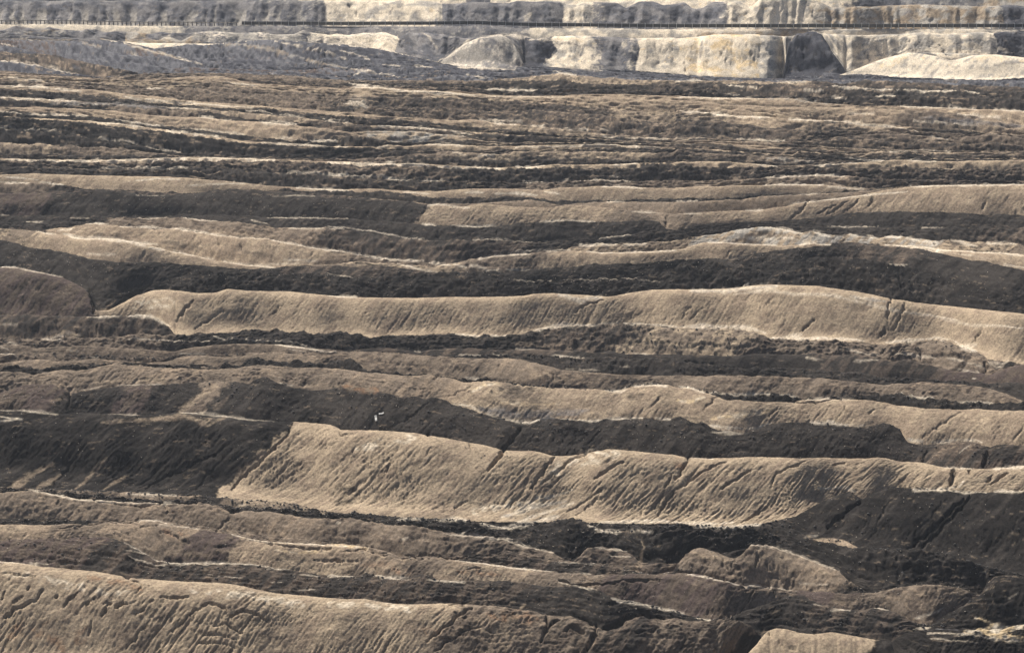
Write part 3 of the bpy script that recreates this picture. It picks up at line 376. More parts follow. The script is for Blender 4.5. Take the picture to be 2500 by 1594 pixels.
    ('brown', 12., 'b:950,290 1000,250 1200,230'), ('tan2', 6., 'b:1080,330 1180,280'), ('tan2', 9., 'b:1380,260 1450,330 1550,290'),
    # crumbly and smooth dark middle
    ('white', 2.2, 'a:880,80 1000,78 1150,88 1300,92 1450,95'), ('white', 2.2, 'a:1480,60 1560,85 1640,80'), ('white', 2.6, 'a:1700,85 1850,95 2050,105 2140,140 2250,165'),
    ('white', 2.4, 'a:1900,115 2050,135 2200,160 2330,170'), ('pale', 2.2, 'a:2000,150 2120,165'), ('gtan', 6., 'a:360,65 470,40 550,60'), ('pale', 3., 'a:290,78 440,95'), ('pale', 2., 'a:0,130 60,150'),
    ('gtan', 3.5, 'a:460,155 540,160'), ('tan2', 5., 'a:950,180 1000,170'), ('pale', 2.2, 'a:30,95 120,115'), ('pale', 2.2, 'a:560,205 680,205'), ('pale', 2.2, 'a:1250,180 1420,180'),
    ('white', 3.4, 'b:880,45 980,55 1050,58'), ('white', 3.6, 'b:1130,55 1190,58 1240,50'), ('white', 2.4, 'b:600,165 640,170'), ('white', 1.8, 'b:900,185 1060,190'), ('white', 2., 'b:1140,190 1240,185'),
    ('white', 2.2, 'b:1550,190 1680,205 1780,200'), ('pale', 2., 'b:1300,148 1480,142'), ('tan2', 7., 'b:1900,110 2100,150 2350,170'), ('tan2', 5., 'b:2180,150 2408,170'), ('brownT', 8., 'b:1300,120 1700,130'),
    ('white', 2.2, 'b:2020,268 2150,275'), ('pale', 2., 'b:1650,280 1900,310'), ('white', 2., 'b:2110,175 2220,180'), ('tan', 7., 'c:30,150 200,160 350,165'), ('tan2', 5., 'c:150,90 350,100'),
    ('white', 2.6, 'c:900,205 1020,222'), ('pale', 3., 'c:1180,145 1260,165 1350,185'), ('pale', 3., 'c:1240,170 1400,188'), ('pale', 4.2, 'c:1500,180 1650,190 1800,205'), ('pale', 4.5, 'c:1850,210 2000,235 2120,265'),
    ('pale', 2.4, 'c:1950,290 2100,310'), ('pale', 2.6, 'c:1230,228 1400,225'), ('white', 2.2, 'c:2050,345 2090,350'), ('pale', 5.5, 'c:2160,240 2250,260 2300,230'),
    # long tan toe
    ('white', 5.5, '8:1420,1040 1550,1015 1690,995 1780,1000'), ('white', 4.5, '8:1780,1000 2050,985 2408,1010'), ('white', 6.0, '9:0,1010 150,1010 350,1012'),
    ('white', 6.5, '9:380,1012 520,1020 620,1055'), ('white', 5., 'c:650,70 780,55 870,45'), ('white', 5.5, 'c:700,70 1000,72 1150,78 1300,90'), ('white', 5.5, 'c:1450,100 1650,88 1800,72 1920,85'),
    ('white', 5.5, 'c:1930,95 1990,130 2080,160'), ('pale', 6., 'c:2080,110 1980,140'), ('white', 2.6, '8:0,802 200,812'), ('sand', 8.0, '8:1600,790 1750,835 1900,810'), ('sand', 7., '9:100,765 400,760 700,730'),
    ('pale', 4.5, '9:400,790 620,765 850,785 1080,795 1300,845 1500,900 1800,940 2050,1000 2200,1005 2408,1020'), ('white', 2., '9:2240,1005 2400,1025'), ('sand', 5., '9:1200,800 1450,840'),
    ('white', 5.0, '7:880,942 1040,938 1100,968 1180,1010'), ('white', 3.5, '7:600,942 850,940'), ('tan', 6., '7:740,880 800,840'), ('tan2', 6., '7:660,925 770,900'), ('pale', 2., '7:0,600 100,602 250,640 430,670'),
    ('pale', 2.2, '7:0,995 120,1000'), ('mixl', 5.0, '7:350,1080 470,1055 560,1080'), ('pale', 2.4, '7:290,1095 360,1095'), ('brown', 5., '9:560,1000 700,960'), ('brown', 7., '9:1270,1085 1400,1060 1450,1030'),
    ('pale', 1.6, '7:0,598 110,602'), ('brown', 10., '7:200,700 250,800'),
    # waves
    ('white', 2.6, '7:250,350 330,368 400,372'), ('white', 5.0, '7:440,372 520,395 700,400 850,415 960,435 1100,445'), ('white', 3.5, '7:900,435 1060,475 1140,480'), ('white', 3.0, '7:1180,490 1300,510 1480,545 1680,580 1900,605'),
    ('white', 2.4, '7:600,300 750,303'), ('white', 2.4, '7:830,320 1050,325 1200,335 1340,350 1480,375 1680,398 1860,405'), ('white', 2.6, '7:1880,415 2050,445 2250,482 2408,500'), ('pale', 4., '7:600,510 800,515'),
    ('white', 2.6, '7:1960,545 2200,560'), ('pale', 3., '7:1850,585 2100,575'), ('mixd', 6., '7:650,380 900,390'), ('mixd', 7., '7:1100,430 1400,470'), ('mixd', 7., '7:1680,490 1900,530'), ('pale', 3., '7:400,350 500,340'),
    ('white', 2.4, '8:0,482 150,495 230,520'), ('white', 3.0, '8:230,520 430,550 660,560'), ('white', 2.6, '8:480,575 650,620 760,635'), ('white', 3.0, '8:700,572 860,590'), ('white', 3.5, '8:870,580 960,605'),
    ('white', 2.4, '8:1040,625 1400,622'), ('white', 2.4, '8:1040,545 1180,518 1400,512'), ('pale', 2.4, '8:1240,500 1450,492 1680,484'), ('white', 2.4, '8:1790,490 1900,503 2100,500 2408,488'), ('pale', 5., '8:980,590 1100,610'),
    ('pale', 4., '8:1740,450 1850,445'), ('pale', 5., '8:1820,445 2000,440'), ('pale', 5., '8:2040,450 2200,440'), ('pale', 1.6, '8:1280,692 1550,702'), ('pale', 1.6, '8:0,640 180,672'), ('pale', 1.4, '8:1650,690 2300,688'),
    ('tan', 12.0, '8:1600,560 1850,530 2300,520'), ('white', 3.2, '9:220,432 350,428 500,440 700,452'), ('white', 3.4, '9:850,448 950,435 1070,448'), ('white', 3.2, '9:1450,445 1700,462 1880,488 2050,492'),
    ('white', 3.4, '9:2050,500 2250,505 2408,525'), ('white', 2.6, '9:2270,578 2408,600'), ('pale', 2.4, '9:1790,485 2000,520 2200,550'), ('tan', 6.0, '9:2050,530 2300,555'), ('pale', 6., '9:620,330 780,345 880,380'),
    ('pale', 6., '9:420,400 700,400 900,420'), ('pale', 5., '9:950,350 1080,400'), ('white', 3.5, '9:1200,375 1260,390'), ('white', 3.5, '9:1320,385 1400,405'), ('white', 4.0, '9:1440,395 1560,390'), ('pale', 5., '9:1600,400 1800,440'),
    ('pale', 5., '9:1900,410 2080,460'), ('pale', 4., '9:2150,430 2350,440'), ('dark', 5., '9:580,370 640,350'), ('dark', 5., '9:720,375 730,350'), ('dark', 5., '9:930,360 980,385'), ('dark', 8., '9:1100,380 1170,375'),
    ('dark', 5., '9:1290,395 1330,400'), ('dark', 5., '9:1900,425 1990,450'), ('dark', 5., '9:2090,445 2110,460'), ('pale', 1.8, '9:1050,320 1400,320'), ('pale', 1.6, '9:1700,330 1850,325'), ('pale', 1.5, '9:1480,580 1600,590'),
    # upper middle
    ('pale', 1.8, '7:0,245 60,245'), ('pale', 1.8, '7:180,290 300,285'), ('pale', 1.8, '7:480,268 620,265'), ('pale', 1.8, '7:950,268 1150,262'), ('pale', 1.8, '7:1270,262 1500,285'), ('pale', 2.2, '7:1740,280 1850,300'),
    ('pale', 2.0, '7:2000,330 2408,340'), ('pale', 1.6, '7:1880,104 2180,112'), ('pale', 1.6, '7:940,106 1140,105'), ('tan2', 8., '7:1450,350 1700,380 1900,385'), ('pale', 1.6, '7:1850,260 2408,266'),
    ('white', 2.0, '8:0,322 150,332 300,350 450,378 560,400 700,412'), ('white', 2.4, '8:650,302 750,305'), ('white', 3.2, '8:860,312 980,316 1170,315'), ('white', 2.4, '8:1460,284 1600,276 1850,285'),
    ('pale', 1.8, '8:1000,412 1240,410 1360,430 1520,425'), ('pale', 1.8, '8:1880,402 2100,382'), ('pale', 2.5, '8:690,175 760,168 980,190'), ('pale', 3., '8:850,190 980,192'), ('white', 3., '8:950,88 1020,82 1080,90'),
    ('white', 4., '8:1160,95 1300,90 1450,105'), ('white', 2.6, '8:1500,80 1610,95'), ('white', 2.4, '8:1890,42 2060,48 2200,60'), ('pale', 2.4, '8:520,82 700,95'), ('pale', 2.4, '8:1930,148 2050,150'), ('pale', 2., '8:2100,215 2300,225'),
    ('white', 2.8, '9:780,170 900,148 1100,130 1300,105 1600,78'), ('white', 2.0, '9:1620,47 1900,38 2408,31'), ('white', 2.4, '9:600,35 850,30 1020,35'), ('pale', 3., '9:1050,45 1300,65'), ('pale', 2.4, '9:0,232 180,232'),
    ('pale', 2.4, '9:480,210 600,208'), ('pale', 2.4, '9:860,100 1000,92'), ('pale', 2.4, '9:0,145 150,145'),
    ('white', 3.2, '4:0,600 200,603 500,605 850,608 1000,600 1300,590 1600,592 1900,600'), ('white', 2.6, '5:0,617 250,625 620,630 700,638'), ('white', 2.6, '5:760,640 900,650 1200,658'), ('white', 1.8, '5:400,735 800,740'),
    ('white', 2.4, '5:1300,648 1500,640'), ('white', 2.2, '5:1950,640 2150,625'), ('pale', 3.0, '4:700,655 1000,650 1300,655'), ('pale', 3., '4:1980,690 2200,690 2408,700'), ('pale', 2.6, '5:0,705 300,718 600,735'),
    ('pale', 2.2, '5:1350,755 1700,740 2100,745'), ('pale', 2.4, '5:1820,730 2000,720 2100,730'), ('white', 2.4, '4:30,715 150,720 260,735'), ('white', 2.2, '4:0,750 200,755'), ('white', 2.4, '4:270,750 450,768'),
    ('white', 2., '4:850,750 1100,725 1250,735'), ('white', 2.4, '4:1300,770 1500,765 1700,760'), ('white', 2.6, '4:2050,790 2200,800 2408,808'), ('pale', 3., '6:620,725 850,712 1000,705 1230,710'),
    ('white', 2.6, '5:1300,515 1500,510 1800,498 2000,500 2300,512'), ('pale', 2.8, '5:340,515 420,500'), ('pale', 2.6, '5:700,490 850,495 1000,510'), ('pale', 3., '5:860,545 960,570'), ('pale', 3., '5:1040,575 1160,560'),
    ('white', 2.2, '4:620,332 800,348 1000,372'), ('white', 2.2, '4:1150,392 1350,420 1560,445'), ('pale', 2.2, '4:1800,480 2150,500 2408,508'), ('white', 2.8, '4:800,325 1000,350 1150,365'), ('pale', 2.4, '4:1250,375 1500,400 1700,425'),
    ('white', 3.0, '4:1850,440 2050,460'), ('white', 3.6, '4:2150,465 2330,470'), ('pale', 2.6, '5:0,462 60,465'), ('pale', 2.4, '4:0,262 200,280 600,294'), ('pale', 3., '4:0,375 150,380 400,402'), ('pale', 3., '4:620,448 800,465 950,485'),
    ('pale', 2.4, '4:1000,510 1250,545'), ('white', 3., '4:0,165 200,180 350,182 520,195'), ('white', 3., '4:0,92 200,92 350,105 560,130'), ('white', 3.4, '4:850,165 1050,190 1300,205 1500,225 1750,240'), ('white', 2.6, '4:1000,100 1150,115'),
    ('pale', 2.4, '4:1150,240 1450,248'), ('pale', 2.4, '4:1700,260 1900,280 2100,305'), ('white', 2., '4:2230,320 2408,335'), ('pale', 2.4, '4:180,92 300,88'), ('white', 2.4, '4:60,30 200,45 300,52'), ('tan', 5., '4:1500,60 1700,85 2000,120'),
    ('tan', 5., '4:1740,85 1950,110 2150,125'), ('white', 2.2, '4:1550,65 1780,90'), ('white', 4., '4:1800,338 2050,350'), ('white', 2.4, '4:1370,300 1600,322'), ('green', 4., '4:350,205 900,215 1000,230'), ('grey', 3., '4:850,225 1150,240'),
    ('white', 4.2, '5:180,92 350,100 500,118'), ('white', 3.8, '5:450,120 700,130 900,145 1060,158'), ('white', 3., '5:1080,115 1300,120 1450,125'), ('white', 2.4, '5:150,75 320,90'), ('pale', 2.4, '5:1080,158 1250,165 1640,165'),
    ('gtan', 14.0, '5:150,215 220,205 270,225'), ('pale', 4., '5:110,215 200,195 250,215'), ('white', 2.4, '5:350,365 600,375 820,395'), ('pale', 2.4, '5:850,400 1000,420'), ('gtan', 4.5, '5:350,400 550,410 700,415'), ('gtan', 4., '5:750,425 950,440'),
    ('white', 2.4, '5:1150,345 1300,358'), ('white', 2.4, '5:1400,360 1500,372'), ('pale', 3., '5:1050,325 1350,335'), ('pale', 2.4, '5:1600,385 2000,400'), ('pale', 3.2, '5:1900,440 2350,460'), ('pale', 1.8, '5:180,10 220,0'),
    ('white', 2.6, '6:0,165 300,175 600,178'), ('gtan', 5., '6:640,178 750,172 900,190 1040,212'), ('dark', 3.4, '6:0,180 200,192 400,212 600,222 850,232'), ('white', 3.8, '6:30,262 200,272 400,290'), ('white', 3., '6:250,290 450,302 650,305'),
    ('white', 2.8, '6:780,318 950,328 1150,335 1300,340'), ('dark', 3.4, '6:700,330 850,350 1050,372'), ('dark', 5.0, '6:1620,372 1800,388 2000,410 2130,418'), ('dark', 3.0, '6:1300,345 1500,355 1620,368'), ('white', 3., '6:1200,350 1500,372 1700,405'),
    ('white', 2.4, '6:1640,330 1900,342 2100,362'), ('grey', 6., '6:1700,310 1900,330 2150,345 2400,365'), ('white', 3., '6:1950,280 2150,300 2300,318'), ('pale', 3., '6:1180,278 1380,275'), ('dark', 2.4, '6:1250,235 1500,242'),
    ('white', 2.6, '6:1550,230 1850,235 2080,250'), ('gtan', 4.2, '6:1720,455 1790,442 1880,462'), ('white', 2.4, '6:420,455 600,462 750,468'), ('pale', 2.4, '6:0,450 200,455'), ('pale', 2., '6:1480,545 1650,540'), ('pale', 2.6, '6:1640,535 1900,545'),
    ('tan', 5.0, '6:1250,575 1400,568 1560,590'), ('white', 2.4, '6:1200,585 1300,600 1450,608'), ('white', 2.4, '6:950,640 1100,632 1250,620'), ('white', 2.6, '6:1600,605 1800,610'), ('pale', 4., '6:700,600 950,610'), ('gtan', 6., '6:600,590 850,600'),
    ('white', 2.4, '6:530,630 700,645'), ('white', 2.4, '6:1080,90 1300,105 1500,120'), ('white', 3.2, '6:1520,115 1700,122 1940,132'), ('white', 2.2, '6:880,118 1020,122'), ('white', 2.2, '6:1380,155 1520,158'), ('white', 2.2, '6:1080,165 1180,175'),
    ('white', 2.2, '6:2000,130 2100,135'), ('white', 1.8, '6:350,85 560,98'), ('gtan', 4., '6:340,148 400,150 440,158'), ('sand', 3., '6:700,65 900,62'), ('white', 2.2, '6:0,55 200,50'), ('white', 2.4, '6:2200,250 2408,262'),
    # far left slope
    ('pale', 1.8, '1:860,300 950,330 1100,375 1250,412 1400,450'), ('gtan', 3.2, '1:870,305 1000,345 1180,395 1240,412'), ('white', 2.2, '1:900,378 990,388'), ('gtan', 3.4, '1:560,300 650,320 700,335'), ('white', 1.4, '1:0,305 150,342'),
    ('pale', 1.8, '1:0,420 150,435 300,465 450,500 560,522'), ('gtan', 4., '1:1550,310 1700,320 1900,355 2050,400'), ('gtan', 3., '1:2050,400 2200,440 2400,480'), ('pale', 2.0, '1:1900,290 2050,320 2250,360 2400,420'),
    ('gtan', 2.6, '1:80,270 300,280 500,278'), ('pale', 2., '2:80,350 250,400 300,430'), ('pale', 2., '2:380,455 500,462'), ('pale', 1.8, '2:150,480 400,520 500,540'), ('white', 1.8, '2:960,520 1100,550'), ('white', 2.2, '2:1560,498 1720,528'),
    ('pale', 2.4, '2:1600,475 1900,500'), ('slateD', 3., '2:1450,480 1800,490'), ('slateD', 3., '2:1650,490 2000,510 2300,530'), ('pale', 2., '2:600,460 720,475'), ('slateD', 3., '1:50,305 200,325 350,360'), ('slateD', 3., '1:500,470 560,490'),
    ('slateD', 3.2, '1:1230,335 1500,360 1650,380'), ('slateD', 2.6, '1:1550,345 1750,385'),
    # far benches
    ('gtan', 3.4, '1:150,248 300,218 450,225'), ('slateB', 3.4, '1:90,198 130,188 180,198'), ('sand', 5., '1:700,205 850,200 940,210'), ('sand', 3., '1:0,172 300,175 700,180 1200,190'), ('sand', 5., '1:1110,275 1150,262 1190,275'),
    ('slateD', 3., '1:920,285 1000,268 1080,280'), ('green', 4., '1:1320,280 1400,268'), ('green', 5., '1:2060,210 2110,215 2140,230'), ('pale', 3., '1:1470,240 1520,265'), ('white', 2.6, '2:0,205 60,212'),
    ('green', 5., '2:980,420 1030,320 1200,430'), ('slateD', 3.6, '2:1010,272 1120,262 1230,350'), ('slate', 5., '2:1090,320 1130,290'), ('white', 2.6, '2:760,435 860,378 960,298 1060,265 1200,240'), ('white', 6.5, '2:1190,250 1280,240 1330,268 1440,258'),
    ('white', 3.2, '2:1340,225 1420,212'), ('white', 3.2, '2:900,475 1150,480 1290,488'), ('slateD', 8., '2:1360,440 1400,380 1420,320'), ('slateD', 4.0, '2:1460,290 1520,262'), ('sand', 7., '2:1400,285 1440,270 1540,275'),
    ('yel', 4., '2:1560,268 1700,275 1780,290'), ('slate', 4.5, '2:1580,300 1700,310 1830,330'), ('white', 3., '2:640,232 700,262 760,340'), ('sand', 4., '2:440,100 600,160'), ('slateD', 6., '2:500,300 600,380'), ('yel', 10., '3:180,480 250,420 300,380'),
    ('yel', 7., '3:380,300 430,380 480,470'), ('yel', 5., '3:260,250 420,255'), ('white', 5., '3:480,300 560,400 640,500'), ('white', 5., '3:350,440 450,520'), ('gpale', 6., '3:110,400 150,300'), ('grey', 5., '3:170,400 180,300'),
    ('slateD', 4., '3:760,270 800,350 830,500'), ('slate', 5., '3:1180,420 1220,395 1280,415'), ('slateD', 3.2, '3:1480,390 1620,355 1800,385'), ('slate', 3.4, '3:1800,400 1900,420 1960,405'), ('white', 3.4, '3:1200,445 1400,405 1480,390'),
    ('slate', 2.8, '3:2200,455 2408,435'), ('yel', 6., '3:2050,410 2200,395 2300,410'), ('yel', 7., '3:1400,470 1600,400'), ('slateD', 3., '3:80,240 130,250'), ('slateD', 3., '3:220,215 240,245'), ('white', 5., '3:1950,210 2150,215 2350,210'),
    ('white', 5., '3:0,210 200,215 700,212'), ('slateD', 9., '3:2230,250 2300,300 2400,370'), ('slateD', 7., '3:2260,230 2300,225'), ('slateD', 8., '3:2370,215 2390,240'), ('slateD', 6.0, '3:2350,300 2408,350'), ('gpale', 6., '3:2230,340 2300,370'),
    ('slate', 5., '3:1560,270 1600,280'), ('gpale', 9., '2:1370,150 1400,110'), ('slate', 8., '2:430,110 450,60'), ('slate', 5., '2:380,20 420,50'), ('white', 8., '2:620,120 680,100 720,150'), ('yel', 5., '2:700,60 740,90'),
    ('slate', 8., '2:600,130 630,90'), ('sand', 8., '2:1640,150 1720,100 1780,60'), ('slate', 9., '3:1120,70 1100,110 1060,150'), ('slateD', 6., '3:20,100 60,140'), ('slateD', 8., '3:140,90 200,110 300,140'), ('slate', 9., '3:290,40 450,60'),
    ('slateD', 10., '3:1640,10 1750,15 1900,12'), ('slate', 8., '3:1260,20 1380,30'), ('slateB', 9., '3:1580,110 1640,100'), ('slate', 9., '3:2260,80 2380,110'),
):
    near = parse(t_)[:, 1].mean() > 200; mid_ = .22 if parse(t_)[:, 1].mean() < 620 else .1
    streak(k_, w_ * (.85 if near else 1.0), t_, ({'white': .58 + mid_, 'pale': .38 + mid_, 'gtan': .45 + mid_}.get(k_, .75) if near else .75))
for d_, w_, t_ in (
    (1.6, 3.0, '7:620,760 640,830 650,880 635,920'), (.9, 2.0, '7:1215,980 1270,900 1340,825'), (.6, 1.6, '7:1340,1030 1540,910'), (.5, 1.5, '7:1880,940 1940,850'), (.5, 1.5, '7:1550,640 1550,700 1500,750'),
    (.7, 1.6, '7:1510,390 1520,450'), (.6, 1.5, '7:1350,380 1385,420 1370,450'), (.6, 1.6, '7:1680,410 1670,480'), (.5, 1.5, '7:1110,365 1090,400'), (.5, 1.5, '7:1000,500 980,535'), (.6, 1.5, '7:390,970 395,1020 430,1050'),
    (.6, 1.4, '7:660,1080 680,990'), (.5, 1.4, '7:2130,540 2170,490'), (.6, 1.6, '8:760,320 762,410'), (.5, 1.4, '8:1170,370 1185,340'), (.5, 1.4, '8:1435,390 1465,330'), (.8, 2.4, '8:2335,330 2350,245'), (.5, 1.4, '8:620,290 690,170'),
    (.7, 2.0, '8:1700,920 1790,860 1900,830'), (.5, 1.5, '8:1990,830 1980,850'), (.9, 2.2, '9:1470,960 1465,880 1490,830'), (.9, 2.4, '9:1500,1040 1560,930 1590,840'), (1.0, 3.0, '9:1420,1085 1445,1020'),
    (.8, 2.2, '9:880,1040 950,960'), (.5, 1.6, '9:610,870 690,795'), (.5, 1.6, '9:100,960 185,880'), (.5, 1.5, '9:50,930 110,870'), (.7, 2.0, '9:2050,1110 2120,1030'), (.8, 2.0, '9:780,270 850,220 920,145'),
    (.7, 1.8, '9:980,230 1110,170'), (.7, 1.8, '9:1050,240 1150,170 1200,140'), (.7, 1.9, '9:1330,190 1370,115'), (.6, 1.7, '9:1180,210 1270,130'), (.6, 1.8, '9:2110,210 2150,140'), (.5, 1.5, '9:350,530 385,480'), (.6, 1.5, '9:1540,620 1560,760'),
    (.5, 1.6, '9:1960,530 1975,505'), (.7, 1.6, '9:1780,430 1800,450'), (1.5, 4.0, 'b:1110,985 1180,900 1240,810 1340,690'), (.9, 3.0, 'b:1400,1110 1470,1010 1560,900'), (.8, 2.6, 'b:1850,1040 1950,970 2050,930'),
    (.6, 2.0, 'b:1480,1080 1700,900 1850,860'), (.7, 2.0, 'b:2330,1110 2390,1000'), (.6, 1.6, 'b:370,1020 440,940'), (.5, 1.5, 'b:680,880 720,830'), (.5, 1.5, 'b:150,880 180,830'), (.7, 2., 'b:80,720 100,740 180,730'), (.7, 2., 'b:680,745 720,748'),
    (.6, 1.8, 'b:980,800 1000,830'), (.5, 1.4, 'b:430,690 640,560 700,500'), (.5, 1.4, 'b:180,690 260,600'), (.5, 1.4, 'b:1760,830 1900,700'), (.6, 1.6, 'b:1500,410 1620,400 1800,425'), (.8, 1.8, 'b:1050,370 1150,362 1280,378 1420,400'),
    (.8, 1.6, 'b:1300,192 1500,205 1800,232 2000,245'), (.5, 1.5, 'b:1560,330 1530,400'), (.6, 1.5, 'b:730,350 800,325'), (.5, 1.4, 'b:980,440 1010,480'), (.5, 1.6, 'b:820,480 950,430 1000,400'), (.6, 1.8, 'b:2220,560 2300,480'),
    (.7, 1.8, 'a:450,560 480,500 485,460'), (.8, 2.6, 'a:430,1000 500,920 550,880'), (.7, 2.2, 'a:1000,1110 1200,1000 1500,880 1600,800'), (1.0, 2.6, 'a:1600,1110 1750,970 1900,830 1990,720 2020,670'), (.5, 1.5, 'a:350,1110 480,950'),
    (.8, 1.5, 'a:850,245 1000,255 1200,275 1350,262 1450,275'), (.6, 1.6, 'a:1350,1120 1560,900'), (.9, 2.0, 'a:0,405 60,440'), (.6, 1.4, 'a:100,300 110,340'), (.5, 1.4, 'a:2360,310 2370,340'),
    (.9, 2.2, 'c:1700,920 1740,840'), (1.6, 5.0, 'c:2130,965 2140,890 2160,860'), (1.6, 6.0, 'c:1900,1080 1930,1010 1920,980'), (.9, 3.0, 'c:2030,1010 2040,980'), (.9, 1.6, 'c:800,515 900,520 1060,500 1150,495'), (.6, 1.4, 'c:1160,540 1190,590'),
    (.6, 1.4, 'c:1340,600 1370,560'), (.5, 1.5, 'c:1700,760 1980,570'), (.5, 1.4, 'c:2340,770 2408,680'), (.6, 1.8, 'c:200,570 230,520 300,480'), (.6, 1.5, 'c:640,610 690,560'), (.7, 1.8, 'c:1480,210 1560,130'), (.7, 1.6, 'c:1690,230 1700,150'),
    (.9, 2.6, 'c:2150,310 2140,230'), (.6, 1.8, 'c:2060,90 2110,20'), (.6, 1.6, 'c:1420,180 1450,140'), (.9, 3.0, 'c:90,910 0,1040'), (.8, 2.6, 'c:330,920 180,1000 0,1120'), (.6, 2., 'c:650,1110 700,1000 900,920'), (.8, 2.6, 'c:1080,950 1160,930'),
    (.7, 2.2, 'c:300,1120 520,980'), (.9, 2.6, 'c:2180,1080 2290,1000'), (.8, 2., 'c:2150,1060 2190,1020'), (.6, 1.6, 'c:0,110 150,115 300,120 450,140'), (.8, 1.6, 'c:0,225 200,240 480,290'), (.6, 1.5, 'c:960,1060 965,1030'),
    (1.2, 3.2, 'f:1040,270 1150,180 1280,75'), (1.2, 3.4, 'f:1600,415 1720,330 1850,200 2000,60'), (1.0, 3.0, 'f:1690,415 1800,300 1950,150 2040,50'), (.6, 1.6, 'f:410,250 640,130'), (.6, 1.6, 'f:1400,220 1460,110'), (.5, 1.5, 'f:1650,310 1880,60'),
    (.5, 1.6, 'f:2100,460 2408,200'), (1.0, 2.2, 'f:440,860 490,780 540,690'), (.9, 1.8, 'f:460,665 560,685 650,675 690,745'), (.9, 2.0, 'f:0,570 150,575 250,600 400,640'), (1.0, 2.4, 'f:1140,560 1190,620 1220,670 1210,710'), (.8, 2.0, 'f:1250,650 1290,690 1285,715'),
    (.7, 1.8, 'f:550,540 570,480 560,420'), (.7, 1.8, 'f:325,480 330,520 370,560'), (.6, 1.6, 'f:380,550 400,490'), (.6, 1.6, 'f:610,490 640,550 700,530'), (.6, 1.5, 'f:420,600 560,570 700,600 740,640'), (.6, 1.5, 'f:820,690 760,675 690,680'),
    (.5, 1.5, 'f:900,680 1050,690'), (.5, 1.2, 'f:690,1040 760,1090 830,1100'), (.7, 2.0, 'f:640,990 660,1010'),
    (.9, 1.8, 'e:500,475 640,465 740,458 830,478 900,475'), (.8, 1.6, 'e:900,470 1050,465 1200,440'), (.9, 1.8, 'e:1600,625 1700,655 1850,655 2050,635 2300,632'), (1.2, 3.0, 'e:1740,650 1790,660'), (.7, 1.6, 'e:100,440 200,415 280,410 380,450 430,450'),
    (.7, 1.8, 'e:0,480 130,490 250,490'), (.6, 1.5, 'e:240,400 290,440 420,430'), (.6, 1.5, 'e:320,540 350,580'), (.6, 1.5, 'e:960,550 1010,545 1060,545'), (.5, 1.5, 'e:1230,520 1290,500'), (1.0, 3.0, 'e:1700,880 1780,900 1840,950'), (1.3, 4.5, 'e:1900,965 2000,950 2060,890 2180,862 2320,895'),
    (1.2, 3.6, 'e:1510,880 1520,940 1600,900'), (1.2, 3.6, 'e:1640,970 1680,940 1780,990'), (1.2, 3.6, 'e:1800,1100 1850,1000 1860,940'), (.9, 3., 'e:1480,1060 1510,950'), (1.0, 4., 'e:2130,1000 2200,990'), (1.0, 4., 'e:2230,990 2280,960'),
    (1.0, 3.2, 'e:680,1050 780,980 900,870 1000,820'), (.8, 2.2, 'e:740,1120 850,1040 960,970 1060,955'), (.6, 2., 'e:1130,990 1100,960'), (.7, 1.6, 'e:830,792 950,805'), (.5, 1.6, 'e:1260,870 1290,860'), (.6, 1.8, 'e:870,160 880,130 960,80'),
    (.6, 1.8, 'e:1240,130 1370,20'), (.8, 2.4, 'e:2200,180 2280,90 2330,20'), (.8, 2.4, 'e:2290,180 2350,60 2400,10'), (.6, 1.6, 'e:2160,180 2170,150'), (.6, 1.8, 'e:1640,170 1900,0'), (.5, 1.5, 'e:1720,180 1880,60'),
    (.8, 2.2, 'd:30,890 100,830 240,770 310,690'), (.7, 2.2, 'd:190,700 215,680'), (.6, 1.8, 'd:0,760 40,700'), (.6, 1.8, 'd:90,790 160,740'), (.9, 2.6, 'd:380,750 400,730'), (.7, 2.0, 'd:430,820 510,730 540,710'), (.7, 2.0, 'd:600,800 650,750'),
    (1.2, 3.4, 'd:750,790 780,785'), (1.1, 3.0, 'd:800,830 850,790 880,795'), (.8, 2.2, 'd:700,880 750,810'), (.7, 2.0, 'd:940,870 1005,830'), (.6, 1.8, 'd:880,1100 1000,940'), (.6, 1.8, 'd:1190,980 1340,840 1440,790'), (.8, 2.4, 'd:1380,800 1440,785 1570,830'),
    (.8, 2.4, 'd:1580,880 1680,845 1760,860 1850,910'), (.6, 1.8, 'd:1460,940 1560,935 1680,990'), (.6, 1.8, 'd:1400,1010 1500,1000 1620,1030'), (.6, 1.8, 'd:1350,1060 1500,1060 1640,1100'), (.6, 1.8, 'd:600,1010 640,900'), (.8, 2.2, 'd:1040,775 1070,770'),
    (.9, 2.2, 'd:1120,745 1180,750 1300,740'), (.7, 1.6, 'd:850,605 950,630 985,670 940,720'), (.5, 1.6, 'd:20,505 40,530'), (.6, 1.4, 'd:0,575 250,600'), (.8, 1.6, 'd:640,70 700,90 880,110 1010,115 1120,95'), (.8, 1.6, 'd:1120,95 1180,140 1150,180'),
    (.7, 1.6, 'd:1230,100 1340,85 1420,100'), (.7, 1.6, 'd:1110,290 1210,310 1260,350 1310,370'), (.6, 1.5, 'd:980,270 1030,250 1100,250'), (.6, 1.6, 'd:1480,420 1600,385'), (.8, 1.8, 'd:1700,345 1850,370 2000,400 2150,410 2300,405'),
    (.6, 1.6, 'd:2170,490 2350,480'), (.6, 1.6, 'd:1500,290 1550,220 1590,200'), (.6, 1.4, 'd:400,110 420,70'), (.9, 1.8, 'd:1600,170 1650,150'), (.8, 1.6, 'd:700,220 900,230 960,213'), (.6, 1.6, 'd:420,265 560,245 700,235'),
